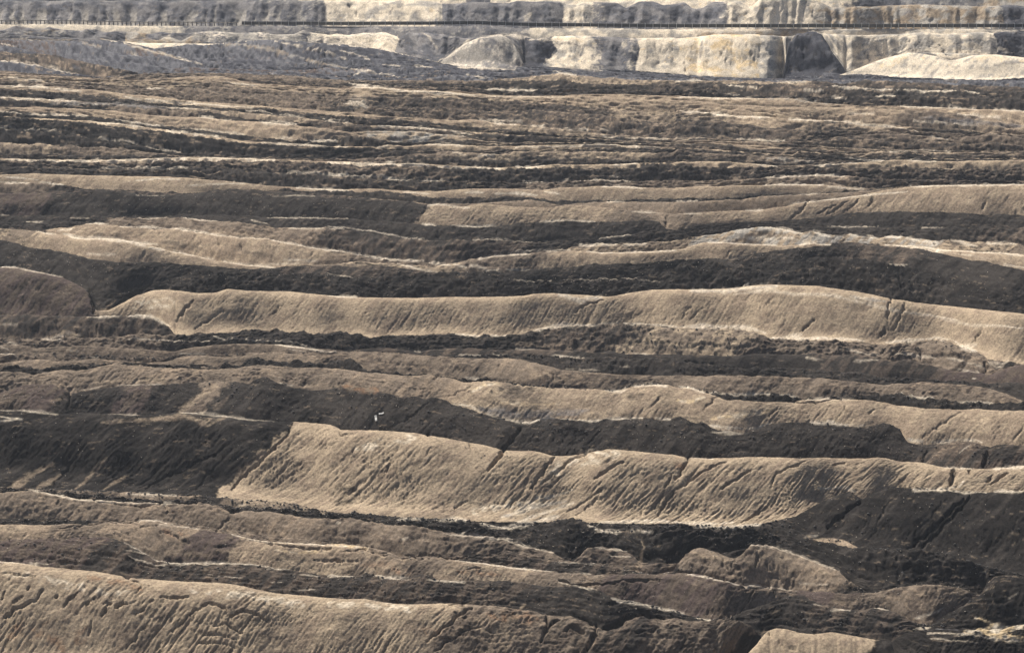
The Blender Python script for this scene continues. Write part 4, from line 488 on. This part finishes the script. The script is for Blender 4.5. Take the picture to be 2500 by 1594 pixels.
    (.5, 1.4, '1:1100,10 1180,160'), (.5, 1.2, '1:500,20 500,90'), (.9, 1.8, '2:1060,10 1050,10'), (.8, 1.6, '2:500,280 520,360'), (.7, 1.6, '2:620,250 630,290'), (.7, 1.4, '2:140,20 220,140'), (.7, 1.4, '3:740,0 745,60 710,130'),
    (.6, 1.4, '3:890,0 930,80 980,170'), (.8, 1.6, '3:300,360 340,430 360,480'), (.7, 1.4, '3:60,440 75,510'), (.6, 1.4, '3:480,300 560,470'), (.6, 1.4, '3:600,300 680,430'), (.8, 1.6, '3:880,280 880,400'), (.9, 1.8, '3:1040,290 1090,400'),
    (.8, 1.6, '3:1280,330 1330,420'), (.7, 1.4, '3:1370,320 1420,400'), (.7, 1.4, '3:1820,310 1870,390'), (.7, 1.4, '3:1400,70 1420,170'), (.8, 1.4, '3:1790,400 1795,440'), (.8, 1.4, '3:1770,500 1780,550'), (.8, 1.6, '3:2260,290 2330,360'),
):
    crack(w_, d_, t_)

# ------------------------------------------------------------------ build the profiles column by column
U0, U1, NU = -100.0, 2600.0, 1030
U = np.linspace(U0, U1, NU)
sp, cp = math.sin(PITCH), math.cos(PITCH)


def m_of(v):
    y = (CY - v) / F
    return (sp - y * cp) / (cp + y * sp)


def v_of(m):
    return CY - F * np.tan(PITCH - np.arctan(m))


def crest_curve(d):
    segs = []
    for part in d['crest'].split(';'):
        p = parse(part)
        t = part.strip()[0]
        segs.append((t, p))
    pts = []
    for t, p in segs:
        for x, y in p:
            pts.append((x, y))
    pts.sort(key=lambda q: q[0])
    pts = np.array(pts)
    v = np.interp(U, pts[:, 0], pts[:, 1])
    k = np.exp(-np.linspace(-2, 2, 7) ** 2); k /= k.sum()
    v = np.convolve(np.pad(v, 3, 'edge'), k, 'valid')
    return v


NL = len(L)
VC = [crest_curve(d) for d in L]
for i, d in enumerate(L):
    j = d['jit']
    n = fbm(U / 26.0, U * 0 + i * 7.7, 4, i) * 2.2 * j
    VC[i] = VC[i] + n * (1.0 if VC[i].mean() > 450 else .55)
    if i:
        VC[i] = np.minimum(VC[i], VC[i - 1] - 0.5)

X_ = (U - CX) / F
first = []
Yc = H / m_of(VC[0]); zc = np.zeros(NU)
SOIL = bpy.data.materials.new('soil')
Yf = Yc - 0.0; zf = np.zeros(NU)
objs = []
PLAIN = np.arange(NU)


def lobes(u, spacing, seed, tt):
    k = np.floor(u / spacing)
    best = np.full(u.shape, 9.0); idx = np.zeros(u.shape); off = np.zeros(u.shape)
    for o in (-1, 0, 1):
        kk = k + o
        r = np.abs(np.sin(kk * 12.9898 + seed * 3.1) * 43758.5453) % 1.0
        c = (kk + .5 + (r - .5) * .55) * spacing
        h = np.abs(np.sin(kk * 39.34 + seed * 1.7) * 24634.6345) % 1.0
        dd = np.abs(u - c - (h - .5) * spacing * .5 * tt) / (spacing * (.42 + .2 * r)) + h * 1.1 * np.clip(tt - .35, 0, 1) - .25 * (1 - tt) * r
        m = dd < best; best = np.where(m, dd, best); idx = np.where(m, kk, idx); off = np.where(m, u - c, off)
    rr = np.abs(np.sin(idx * 78.233 + seed) * 43758.5453) % 1.0
    return best, rr, off


def region_color(d, i, Um, Vm, vc, Xm, Sm):
    toks = d['reg'].split()
    keys = toks[0::2]; xs = [float(x) for x in toks[1::2]]
    xs = xs[:len(keys) - 1]
    w = Um + d['lean'] * (Vm - vc[None, :])
    w = w + fbm(Xm / 3.0, Sm / 3.0, 3, 900 + i) * 14 + perlin(Xm / .7, Sm / .7, 950 + i) * 7
    q = Xm - d['shear'] * Sm
    n1 = fbm(q / 1.9, Sm / 9.0, 4, 500 + i) if d['shear'] else fbm(Xm / 5., Sm / 6.0, 5, 500 + i)
    far = 1.0 if vc.mean() < 440 and vc.mean() > 180 else 0.0
    n2 = fbm(Xm / 9.0, Sm / (1.1 if far else 3.0), 4, 600 + i)
    n3 = fbm(Xm / 1.6, Sm / .8, 3, 700 + i)
    out = np.zeros(Um.shape + (3,)); tot = np.zeros(Um.shape)
    edges = [-1e9] + xs + [1e9]
    fw = 7.0
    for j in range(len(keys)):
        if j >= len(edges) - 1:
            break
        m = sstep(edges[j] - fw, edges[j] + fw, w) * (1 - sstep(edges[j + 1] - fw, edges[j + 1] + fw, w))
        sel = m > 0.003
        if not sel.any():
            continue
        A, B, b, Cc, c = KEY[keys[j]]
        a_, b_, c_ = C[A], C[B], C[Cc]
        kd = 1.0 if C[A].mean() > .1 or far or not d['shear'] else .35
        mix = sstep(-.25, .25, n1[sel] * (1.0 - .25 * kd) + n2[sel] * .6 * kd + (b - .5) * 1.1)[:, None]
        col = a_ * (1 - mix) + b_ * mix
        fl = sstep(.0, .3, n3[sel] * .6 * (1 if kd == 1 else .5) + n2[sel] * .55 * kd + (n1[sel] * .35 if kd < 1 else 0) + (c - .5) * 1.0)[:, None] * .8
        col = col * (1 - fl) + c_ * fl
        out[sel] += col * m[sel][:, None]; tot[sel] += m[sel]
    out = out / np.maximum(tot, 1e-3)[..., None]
    lm = out.mean(-1)
    dk = sstep(.16, .07, lm)
    th = (.52 if far else .66) - .25 * d['streak']
    st = sstep(th, th + .22, fbm((Xm + .3 * Sm) / (6. if far else 3.2), Sm / (.75 if far else .55), 3, 820 + i) + .35 * n2) * dk * (.75 if far else .38)
    out = out * (1 - st[..., None]) + C['S'] * st[..., None]
    return out, n1, n2


def seg_dist(pu, pv, P):
    """distance to a polyline and fraction along it"""
    best = np.full(pu.shape, 1e9); al = np.zeros(pu.shape)
    ln = np.hypot(np.diff(P[:, 0]), np.diff(P[:, 1])); cum = np.concatenate([[0], np.cumsum(ln)])
    for k in range(len(P) - 1):
        ax, ay = P[k]; bx, by = P[k + 1]
        dx, dy = bx - ax, by - ay; L2 = dx * dx + dy * dy + 1e-9
        t = np.clip(((pu - ax) * dx + (pv - ay) * dy) / L2, 0, 1)
        dd = np.hypot(pu - ax - t * dx, pv - ay - t * dy)
        m = dd < best; best = np.where(m, dd, best); al = np.where(m, (cum[k] + t * ln[k]) / max(cum[-1], 1e-6), al)
    return best, al


def grid_obj(name, P, col, rough):
    R, Cn = P.shape[:2]
    me = bpy.data.meshes.new(name)
    me.vertices.add(R * Cn); me.vertices.foreach_set('co', P.reshape(-1).astype(np.float32))
    idx = np.arange(R * Cn).reshape(R, Cn)
    q = np.stack([idx[:-1, :-1], idx[:-1, 1:], idx[1:, 1:], idx[1:, :-1]], -1).reshape(-1)
    nf = (R - 1) * (Cn - 1)
    me.loops.add(nf * 4); me.loops.foreach_set('vertex_index', q.astype(np.int32))
    me.polygons.add(nf); me.polygons.foreach_set('loop_start', (np.arange(nf) * 4).astype(np.int32))
    me.polygons.foreach_set('loop_total', np.full(nf, 4, np.int32))
    me.polygons.foreach_set('use_smooth', np.ones(nf, bool))
    me.update(calc_edges=True)
    ca = me.color_attributes.new('earth', 'FLOAT_COLOR', 'POINT')
    rgba = np.concatenate([col.reshape(-1, 3), rough.reshape(-1, 1)], 1).astype(np.float32)
    ca.data.foreach_set('color', rgba.reshape(-1))
    me.materials.append(SOIL)
    o = bpy.data.objects.new(name, me); SC.collection.objects.link(o)
    return o


FACE = {}


def gsm(a, w):
    k = np.exp(-np.linspace(-2.2, 2.2, 2 * w + 1) ** 2); k /= k.sum()
    return np.convolve(np.pad(a, w, 'reflect', reflect_type='odd'), k, 'valid')


for i, d in enumerate(L):
    s = d['s']
    mc = m_of(VC[i])
    Yc = (H - zf + s * Yf) / (s + mc); zc = H - mc * Yc
    mp = m_of(VC[i - 1]) if i else m_of(VC[0] + 60)
    tv = ((H - zf + s * Yf) / (s + mp) - Yf) / np.maximum(Yc - Yf, 1e-3)
    tv = np.clip(tv, 0.0, .97)
    gap = (VC[i - 1] - VC[i]) * .4096 if i else np.full(NU, 30.)
    inn = (U > -50) & (U < 2550)
    nv = int(max(4, np.percentile(gap[inn], 82) * 1.0, np.percentile(gap[inn], 97) * .58))
    if i == NL - 1:
        nv = 40
    # parameter rows
    a = np.linspace(0, 1, nv + 1)[:, None]
    hid = np.linspace(0, 1, 3)[:-1, None]
    t = np.concatenate([hid * tv[None, :], tv[None, :] + (1 - tv[None, :]) * a], 0)
    Yl = Yf + (Yc - Yf) * t; zl = zf + (zc - zf) * t
    hgt = np.maximum(zc - zf, .05)
    # concave toe, rounded crest
    rd = d['round']
    zl = zl + hgt * ((-.03 if d['lobe'] else -.10) * np.sin(np.pi * np.clip(t / .6, 0, 1)) ** 2) + hgt * rd * np.sin(np.pi * np.clip((t - .45) / .55, 0, 1)) ** 1.0 * np.clip((t - .45) / .55, 0, 1)
    S = (Yc - Yf) * t * math.hypot(1, s)
    faceN = nv + 3
    # back slope to the next trough
    if i < NL - 1:
        want = zc - d['floor'] - fbm(U / 300., U * 0 + i, 2, 77) * 1.5
        drop = np.clip(want, d['hmin'], d['hmax'])
        Ye = Yc + d['flat'] + drop / d['d']
        Ye = np.maximum(gsm(Ye, 30), Yc + d['flat'] + .4)
        ze = np.minimum(gsm(zc - drop, 22), H - mc * Ye - .25 - .1 * (Ye - Yc))
        drop = zc - ze
        nb = 4
        b = np.linspace(0, 1, nb + 1)[1:, None]
        Yb = Yc + (Ye - Yc) * b
        zb = zc - drop * sstep(0, 1, b) if not d['flat'] else zc - drop * b
        Ya = np.concatenate([Yl, Yb], 0); za = np.concatenate([zl, zb], 0)
        Sa = np.concatenate([S, S[-1][None, :] + (Yb - Yc) * 1.2], 0)
    else:
        Ya, za, Sa = Yl, zl, S; Ye, ze = Yc, zc
    V = v_of((H - za) / Ya)
    y = (CY - V) / F
    Xa = X_[None, :] * Ya / (cp + y * sp)
    Um = np.broadcast_to(U[None, :], Ya.shape)
    tt = np.concatenate([t, np.ones((Ya.shape[0] - t.shape[0], NU))], 0)
    isb = np.zeros(Ya.shape); isb[t.shape[0]:] = 1
    endw = np.ones(Ya.shape)
    endw[0] = 0
    if i < NL - 1:
        endw[-1] = 0; endw[-2] = .6
    endw[1] = .6
    # ---- colour
    Uw = Um
    if d['lobe']:
        _, _, lo0 = lobes(Um + fbm(Xa / 14, Sa / 9, 3, 8) * 9 + 30 * fbm(Um / 120., Um * 0, 2, 9), d['lobe'], i, tt)
        Uw = Um - .75 * lo0
    col, n1, n2 = region_color(d, i, Uw, V, VC[i], Xa, Sa)
    # ---- relief
    fw = np.sin(np.pi * np.clip(tt, 0, 1)) ** .6 * (1 - isb)
    hs = np.clip(hgt / 6.0, .15, 1.2)[None, :]
    c_ = d['shear']
    wob = fbm(Xa / 4., Sa / 4., 2, 40 + i) * .25
    q = Xa - c_ * Sa + wob
    if d['lobe']:
        lb, lr, lo = lobes(Um + fbm(Xa / 14, Sa / 9, 3, 8) * 9 + 30 * fbm(Um / 120., Um * 0, 2, 9), d['lobe'], i, tt)
        q = lo * .15 / (1.3 - .7 * tt) + lr * 50 + wob
    lumc = col.mean(-1); dkm = sstep(.15, .06, lumc)
    farl = 1.0 if VC[i].mean() < 440 and VC[i].mean() > 150 else 0.0
    disp = d['lump'] * (.5 + .5 * dkm) * fbm(Xa / 9., Sa / 8., 3, 100 + i, .4) * hs * (.35 + .65 * fw)
    fur = fbm((Xa + .35 * Sa) / 9., (Sa + d['tilt'] * Xa) / (1.1 if d['tilt'] else 1.5), 3, 150 + i)
    disp += (.55 * farl + .14 * dkm * (1 - farl) * (d['dr'] > .5) + .2 * (d['streak'] > 0)) * (1 - np.abs(fur) * 2.2) * (.25 + .75 * fw) * (1.0 if d['tilt'] else .5 if d['s'] < .35 else 1) + (.16 if d['tilt'] else 0) * (1 - np.abs(fur) * 2.2)
    if d['rill'] > 0:
        mod = sstep(-.3, .35, fbm(Xa / 18., Sa / 9., 2, 300 + i) + .12)
        k1 = 1.0 if not d['lobe'] else 1.5
        r1 = groove(fbm(q / (2.1 * k1), Sa / 26., 2, 200 + i, .2), .075)
        r2 = groove(fbm(q / (.5 * k1), Sa / 8., 2, 230 + i, .35), .17)
        r3 = perlin(q / (.42 * k1), Sa / 3.2, 260 + i)
        rf = fw * sstep(0, .10, tt) * sstep(0.0, .12, 1 - tt + .02)
        disp -= d['rill'] * hs * rf * (.75 + .35 * (1 - tt)) * (r1 * .62 * mod + r2 * .68 * (.3 + .7 * mod) - r3 * .14)
    nr = fbm(Xa / 1.3, Sa / 1.0, 3, 400 + i, .6)
    nr2 = fbm(Xa / 3.6, Sa / 2.0, 2, 430 + i, .6)
    lum = col.mean(-1)
    darkw = .38 + d['dr'] * sstep(.16, .05, lum)
    disp += .055 * perlin(Xa / .42, Sa / .34, 470 + i) * (.6 + .6 * darkw)
    disp += d['rough'] * (nr + .9 * nr2) * darkw * (.5 + .5 * hs)
    if d['lobe']:
        topw = np.clip(tt * 1.2, 0, 1)
        disp += (1.1 - lb) * .85 * fw
        if d['name'] == 'upper_bench':
            toe = sstep(.95 - .75 * (1 - tt) ** 1.6 * 1.15, 1.0 - .7 * (1 - tt) ** 1.6, lb) * (1 - sstep(.5, .72, tt)) * (Um < 800)
            col = col * (1 - toe[..., None] * .75) + C['G'] * toe[..., None] * .75
        col = col * (.86 + .3 * lr[..., None])
    rough = np.clip(.6 + 0 * lum, 0, 1)
    # ---- strokes
    vis = ((V > VC[i][None, :] - 3) & (V < (VC[i - 1] if i else VC[0] + 80)[None, :] + 14)) & (isb < .5)
    vis[faceN - 1] = True
    vmin, vmax = V[vis].min(), V[vis].max()
    for kind, kk, w, P, al in ST:
        b0, b1 = P[:, 1].min() - 3 * w, P[:, 1].max() + 3 * w
        if b1 < vmin or b0 > vmax:
            continue
        c0 = np.searchsorted(U, P[:, 0].min() - 3 * w); c1 = np.searchsorted(U, P[:, 0].max() + 3 * w)
        if c1 <= c0:
            continue
        mm = vis[:, c0:c1] & (V[:, c0:c1] > b0) & (V[:, c0:c1] < b1)
        if not mm.any():
            continue
        pu = Um[:, c0:c1][mm]; pv = V[:, c0:c1][mm]
        xx = Xa[:, c0:c1][mm]; ss = Sa[:, c0:c1][mm]
        if kind == 'c':
            dist, f = seg_dist(pu, pv, P)
            ww = w * (.45 + .55 * np.sqrt(np.clip(4 * f * (1 - f), 0, 1))) * (1 + .9 * fbm(xx / 4., ss / 4., 3, 11))
            e = sstep(1.5, .3, dist / np.maximum(ww, .3)) * al * (.75 + .5 * fbm(xx / .9, ss / .5, 2, 19))
            e = np.clip(e, 0, 1)
            key = KEY[kk]
            mx = sstep(-.3, .3, fbm(xx / 2., ss / 2., 2, 5))[:, None]
            cc = C[key[0]] * (1 - mx) + C[key[1]] * mx
            sub = col[:, c0:c1]; sub[mm] = sub[mm] * (1 - e[:, None]) + cc * e[:, None]
        else:
            dist, f = seg_dist(pu + fbm(xx / 1.8, ss / 1.8, 2, 3) * 5, pv + fbm(xx / 1.8, ss / 1.8, 2, 4) * 4, P)
            ww = w * (.5 + .8 * np.sqrt(np.clip(4 * f * (1 - f), 0, 1)))
            e = np.clip(1.2 - dist / ww, 0, 1)
            sub = disp[:, c0:c1]; sub[mm] = sub[mm] - kk * e
    disp = disp * endw
    if i:
        pass
    al = math.atan(s) * fw
    Yd = Ya - np.sin(al) * disp; zd = za + np.cos(al) * disp
    Pm = np.stack([Xa, Yd, zd], -1)
    FACE[d['name']] = (Pm, V, faceN)
    # ---- objects
    pcs = d['pieces'] or [(-1e4, 1e4, 'terrain' if i == 0 else 'spoil_hill', d['label'] or 'tan and dark earth below the bottom edge of the photo')]
    for (a0, a1, nm, lb_) in pcs:
        c0 = max(0, np.searchsorted(U, a0) - 1); c1 = min(NU, np.searchsorted(U, a1) + 0)
        if c1 - c0 < 3:
            continue
        o = grid_obj(nm, Pm[:, c0:c1], col[:, c0:c1], (rough * np.ones(Ya.shape))[:, c0:c1])
        o['label'] = lb_
        if nm.endswith('heap'):
            o['category'] = 'sand heap' if nm.startswith('sand') else 'spoil heap'
        else:
            o['kind'] = 'structure'
            if nm == 'spoil_hill':
                o['group'] = 'spoil ridges of the open pit'
    if i < NL - 1:
        Yf = Ye; zf = ze

TOPY = float(Yf.mean())

# ------------------------------------------------------------------ soil material
SOIL.use_nodes = True
n = SOIL.node_tree.nodes; lk = SOIL.node_tree.links; n.clear()
out = n.new('ShaderNodeOutputMaterial'); bs = n.new('ShaderNodeBsdfPrincipled')
bs.inputs['Roughness'].default_value = .95; bs.inputs['Specular IOR Level'].default_value = .03
at = n.new('ShaderNodeVertexColor'); at.layer_name = 'earth'
geo = n.new('ShaderNodeNewGeometry')


def noise(scale, detail, rough=.6, vec=None):
    x = n.new('ShaderNodeTexNoise'); x.inputs['Scale'].default_value = scale
    x.inputs['Detail'].default_value = detail; x.inputs['Roughness'].default_value = rough
    lk.new(vec or geo.outputs['Position'], x.inputs['Vector']); return x


def ramp(a, b, src):
    x = n.new('ShaderNodeMapRange'); x.inputs[1].default_value = .28; x.inputs[2].default_value = .72
    x.inputs[3].default_value = a; x.inputs[4].default_value = b; lk.new(src, x.inputs[0]); return x


n_a = noise(2.1, 6, .8); n_b = noise(.35, 4)
r_a = ramp(.40, 1.62, n_a.outputs['Fac']); r_b = ramp(.84, 1.16, n_b.outputs['Fac'])
mul = n.new('ShaderNodeMath'); mul.operation = 'MULTIPLY'; lk.new(r_a.outputs[0], mul.inputs[0]); lk.new(r_b.outputs[0], mul.inputs[1])
vm = n.new('ShaderNodeVectorMath'); vm.operation = 'SCALE'; lk.new(at.outputs['Color'], vm.inputs[0]); lk.new(mul.outputs[0], vm.inputs['Scale'])
lk.new(vm.outputs[0], bs.inputs['Base Color'])
bp = n.new('ShaderNodeBump'); bp.inputs['Strength'].default_value = .9; bp.inputs['Distance'].default_value = .22
n_c = noise(1.5, 6, .72); lk.new(n_c.outputs['Fac'], bp.inputs['Height']); lk.new(bp.outputs[0], bs.inputs['Normal'])
lk.new(bs.outputs[0], out.inputs[0])


def plain(name, col, rough=.7, metal=0.0):
    m = bpy.data.materials.new(name); m.use_nodes = True; t = m.node_tree
    b = t.nodes['Principled BSDF']; b.inputs['Roughness'].default_value = rough; b.inputs['Metallic'].default_value = metal
    nn = t.nodes.new('ShaderNodeTexNoise'); nn.inputs['Scale'].default_value = 3.0; nn.inputs['Detail'].default_value = 4
    g = t.nodes.new('ShaderNodeNewGeometry'); t.links.new(g.outputs['Position'], nn.inputs['Vector'])
    cr = t.nodes.new('ShaderNodeMapRange'); cr.inputs[3].default_value = .7; cr.inputs[4].default_value = 1.25
    t.links.new(nn.outputs['Fac'], cr.inputs[0])
    v = t.nodes.new('ShaderNodeVectorMath'); v.operation = 'SCALE'; v.inputs[0].default_value = col
    t.links.new(cr.outputs[0], v.inputs['Scale']); t.links.new(v.outputs[0], b.inputs['Base Color'])
    return m


# ------------------------------------------------------------------ wide pit floor under everything
me = bpy.data.meshes.new('pit_floor')
me.from_pydata([(-3000, -400, -14), (3000, -400, -14), (3000, 4000, -14), (-3000, 4000, -14)], [], [(0, 1, 2, 3)])
me.materials.append(plain('pit_floor_earth', (.16, .13, .10), .95))
pf = bpy.data.objects.new('ground', me); SC.collection.objects.link(pf); pf['kind'] = 'structure'
pf['label'] = 'bare earth of the pit bottom'


# ------------------------------------------------------------------ conveyor
def box(verts, faces, x0, x1, y0, y1, z0, z1):
    b = len(verts)
    verts += [(x0, y0, z0), (x1, y0, z0), (x1, y1, z0), (x0, y1, z0), (x0, y0, z1), (x1, y0, z1), (x1, y1, z1), (x0, y1, z1)]
    faces += [tuple(b + k for k in f) for f in ((0, 3, 2, 1), (4, 5, 6, 7), (0, 1, 5, 4), (1, 2, 6, 5), (2, 3, 7, 6), (3, 0, 4, 7))]


def mesh_obj(name, verts, faces, mat, parent=None, mesh=None):
    if mesh is None:
        mesh = bpy.data.meshes.new(name); mesh.from_pydata(verts, [], faces); mesh.materials.append(mat)
    o = bpy.data.objects.new(name, mesh); SC.collection.objects.link(o)
    if parent: o.parent = parent
    return o


def strip(name, pts, hw, z0, z1, mat, parent, dy=0):
    """long bar of box section following pts"""
    vv, ff = [], []
    for (x, y, z) in pts:
        vv += [(x, y + dy - hw, z + z0), (x, y + dy + hw, z + z0), (x, y + dy + hw, z + z1), (x, y + dy - hw, z + z1)]
    for k in range(len(pts) - 1):
        a = 4 * k; b = a + 4
        for q in range(4):
            r = (q + 1) % 4
            ff.append((a + q, a + r, b + r, b + q))
    ff.append((0, 1, 2, 3)); e = 4 * (len(pts) - 1); ff.append((e + 3, e + 2, e + 1, e))
    return mesh_obj(name, vv, ff, mat, parent)


Pm, Vm, fN = FACE['conveyor_berm']
crest = Pm[fN - 1]
cz = np.convolve(np.pad(crest[:, 2], 20, 'edge'), np.ones(41) / 41, 'valid')
cyy = np.convolve(np.pad(crest[:, 1], 20, 'edge'), np.ones(41) / 41, 'valid') + 1.8
cx = crest[:, 0]


def conveyor(u0, u1, dark, label, sp_, dz):
    e = bpy.data.objects.new('conveyor', None); SC.collection.objects.link(e)
    e['label'] = label; e['category'] = 'conveyor'; e['group'] = 'conveyor line sections'
    x0, x1 = np.interp([u0, u1], U, cx)
    xs = np.arange(x0, x1, 4.0)
    ys = np.interp(xs, cx, cyy); zs = np.interp(xs, cx, cz) + dz
    e.location = (float(xs[0]), float(ys[0]), float(zs[0]))
    pts = [(x - xs[0], y - ys[0], z - zs[0]) for x, y, z in zip(xs, ys, zs)]
    if dark:
        strip('belt', pts, .7, 1.25, 1.42, M_BELT, e)
        strip('side_cover', pts, .06, .25, 1.25, M_BELT, e, dy=-.85)
        strip('return_belt', pts, .6, .30, .40, M_BELT, e)
        strip('rail', pts, .08, 1.45, 1.55, M_STEEL, e, dy=-.8)
    else:
        strip('belt', pts, .55, .80, .90, M_TANB, e)
        strip('rail', pts, .06, .96, 1.16, M_STEEL, e, dy=-.66)
    vv, ff = [], []
    hgt = 1.75 if dark else 1.15
    box(vv, ff, -.09, .09, -1.06, -.94, -.5, hgt)
    box(vv, ff, -.09, .09, .94, 1.06, -.5, hgt)
    box(vv, ff, -.12, .12, -.94, .94, .55, .70)
    box(vv, ff, -.25, .25, -1.3, 1.3, -.62, -.5)
    leg = None
    for k, x in enumerate(np.arange(x0 + 1, x1 - 1, sp_)):
        y = float(np.interp(x, xs, ys)); z = float(np.interp(x, xs, zs))
        o = mesh_obj('support_frame', vv, ff, M_PALE if dark else M_STEEL, e, leg)
        leg = o.data
        o.location = (x - xs[0], y - ys[0], z - zs[0])


M_BELT = plain('rubber', (.022, .024, .027), .6); M_STEEL = plain('dark_steel', (.04, .046, .052), .5)
M_RAIL = plain('rail_steel', (.10, .11, .12), .5); M_PALE = plain('galvanised', (.34, .35, .35), .5)
M_TANB = plain('dusty_belt', (.22, .19, .15), .8)
conveyor(-150, 586, False, 'thin dusty conveyor section on low trestles at the far left', 1.75, .35)
conveyor(590, 2650, True, 'long dark conveyor with pale frames running to the right edge', 2.9, .25)


# ------------------------------------------------------------------ pieces of white board on the dark slope
def surf(name, u, v):
    P, V, fn = FACE[name]
    c = int(round((u - U0) / (U1 - U0) * (NU - 1)))
    r = 3 + int(np.argmin(np.abs(V[3:fn, c] - v)))
    nrm = np.cross(P[r, c + 3] - P[r, c - 3], P[min(r + 3, fn - 1), c] - P[r - 3, c]); nrm /= np.linalg.norm(nrm)
    if nrm[2] < 0: nrm = -nrm
    return P[r, c], nrm


from mathutils import Vector, Matrix
M_BOARD = plain('weathered_board', (.25, .25, .235), .7)


def board(u, v, w, l, ang, label):
    p, nr = surf('dark_crest', u, v)
    vv, ff = [], []
    nseg = 6
    for k in range(nseg + 1):
        yy = -l / 2 + l * k / nseg; ww = w / 2 * (1 - .12 * ((k * 37) % 5) / 4); zz = .06 * math.sin(k * 1.3)
        vv += [(-ww, yy, zz), (ww, yy, zz + .03), (ww, yy, zz + .12), (-ww, yy, zz + .10)]
    for k in range(nseg):
        a = 4 * k; b = a + 4
        for q in range(4):
            r = (q + 1) % 4; ff.append((a + q, b + q, b + r, a + r))
    ff += [(0, 1, 2, 3), (4 * nseg + 3, 4 * nseg + 2, 4 * nseg + 1, 4 * nseg)]
    o = mesh_obj('board', vv, ff, M_BOARD)
    z = Vector(nr); y = Vector((math.sin(ang), math.cos(ang), 0)); y = (y - z * y.dot(z)).normalized(); x = y.cross(z)
    o.matrix_world = Matrix.Translation(Vector(p) + z * .06) @ Matrix((x, y, z)).transposed().to_4x4()
    o['label'] = label; o['category'] = 'board'; o['group'] = 'white boards on the dark slope'


board(918, 1025, .5, 1.7, 0.0, 'upright white board lying down the dark slope')
board(930, 1009.5, .45, 1.1, 1.45, 'short white board lying crosswise above the longer one')

# ------------------------------------------------------------------ loose clods and stones lying on the near slopes
rng = np.random.default_rng(5)
OCT = np.array([(1, 0, 0), (0, 1, 0), (-1, 0, 0), (0, -1, 0), (0, 0, 1), (0, 0, -1)], float)
OF = np.array([(0, 1, 4), (1, 2, 4), (2, 3, 4), (3, 0, 4), (1, 0, 5), (2, 1, 5), (3, 2, 5), (0, 3, 5)])


def clods(name, label, layers, per, mat, smin, smax):
    vs, fs, b = [], [], 0
    for ln in layers:
        P, V, fn = FACE[ln]
        cnt = per
        cc = rng.integers(70, NU - 70, cnt); cl = rng.integers(0, NU, 14)
        rr = 4 + (rng.random(cnt) ** .8 * (fn - 5)).astype(int)
        near = rng.random(cnt) < .45
        cc = np.where(near, np.clip(cl[rng.integers(0, 14, cnt)] + rng.normal(0, 22, cnt).astype(int), 5, NU - 5), cc)
        sz = smin + (smax - smin) * rng.random(cnt) ** 3
        p = P[rr, cc]
        j = OCT[None] * (.6 + .6 * rng.random((cnt, 6, 1))) * sz[:, None, None]
        a = rng.random(cnt) * 6.28; ca, sa = np.cos(a)[:, None], np.sin(a)[:, None]
        x = j[..., 0] * ca - j[..., 1] * sa; y = j[..., 0] * sa + j[..., 1] * ca
        v = np.stack([x, y, j[..., 2] * .7], -1) + p[:, None, :] + np.array([0, 0, .25])[None, None] * sz[:, None, None]
        vs.append(v.reshape(-1, 3)); fs.append((OF[None] + (np.arange(cnt) * 6)[:, None, None] + b).reshape(-1, 3)); b += cnt * 6
    v = np.concatenate(vs); f = np.concatenate(fs)
    me = bpy.data.meshes.new(name)
    me.vertices.add(len(v)); me.vertices.foreach_set('co', v.reshape(-1).astype(np.float32))
    me.loops.add(f.size); me.loops.foreach_set('vertex_index', f.reshape(-1).astype(np.int32))
    me.polygons.add(len(f)); me.polygons.foreach_set('loop_start', (np.arange(len(f)) * 3).astype(np.int32))
    me.polygons.foreach_set('loop_total', np.full(len(f), 3, np.int32)); me.update(calc_edges=True)
    me.materials.append(mat)
    o = bpy.data.objects.new(name, me); SC.collection.objects.link(o); o['kind'] = 'stuff'; o['label'] = label


clods('rubble', 'dark coal clods scattered on the near ridges', ['low_dark', 'long_black', 'right_black', 'dark_crest', 'crumb_black', 'deep_black', 'toe_strip', 'thin_black', 'dark_line'], 450,
      plain('coal_clod', (.03, .027, .025), .9), .10, .42)
clods('gravel', 'pale stones and sand lumps scattered on the dark slopes', ['low_dark', 'long_black', 'right_black', 'great_face', 'dark_crest', 'deep_black', 'dark_slope', 'brown_mid', 'two_tone', 'cracked_hump'], 320,
      plain('pale_clod', (.30, .26, .21), .9), .07, .22)

# ------------------------------------------------------------------ haze
vv, ff = [], []
box(vv, ff, -3200, 3200, -500, 4200, -16, 205)
hm = bpy.data.materials.new('haze'); hm.use_nodes = True; t = hm.node_tree; t.nodes.clear()
vo = t.nodes.new('ShaderNodeOutputMaterial'); pv = t.nodes.new('ShaderNodeVolumePrincipled')
pv.inputs['Density'].default_value = .00003; pv.inputs['Color'].default_value = (.80, .88, 1.0, 1); pv.inputs['Anisotropy'].default_value = .3
t.links.new(pv.outputs[0], vo.inputs['Volume'])
hz = mesh_obj('haze', vv, ff, hm); hz['kind'] = 'stuff'; hz['label'] = 'thin blue haze over the pit'
tri = sum(len(o.data.polygons) for o in bpy.data.objects if o.type == 'MESH' and len(o.data.polygons) > 500)
print('QUADS2', tri, 'TOPY', TOPY)
for nme in ('bottom_tan', 'great_face', 'smooth_tan', 'two_tone', 'far_floor', 'slate_top', 'bench_heaps', 'conveyor_berm', 'upper_bench'):
    P, V, fn = FACE[nme]; print(nme, 'Y %.0f z %.1f' % (P[fn - 1, 625, 1], P[fn - 1, 625, 2]), 'foot z %.1f' % P[0, 625, 2])
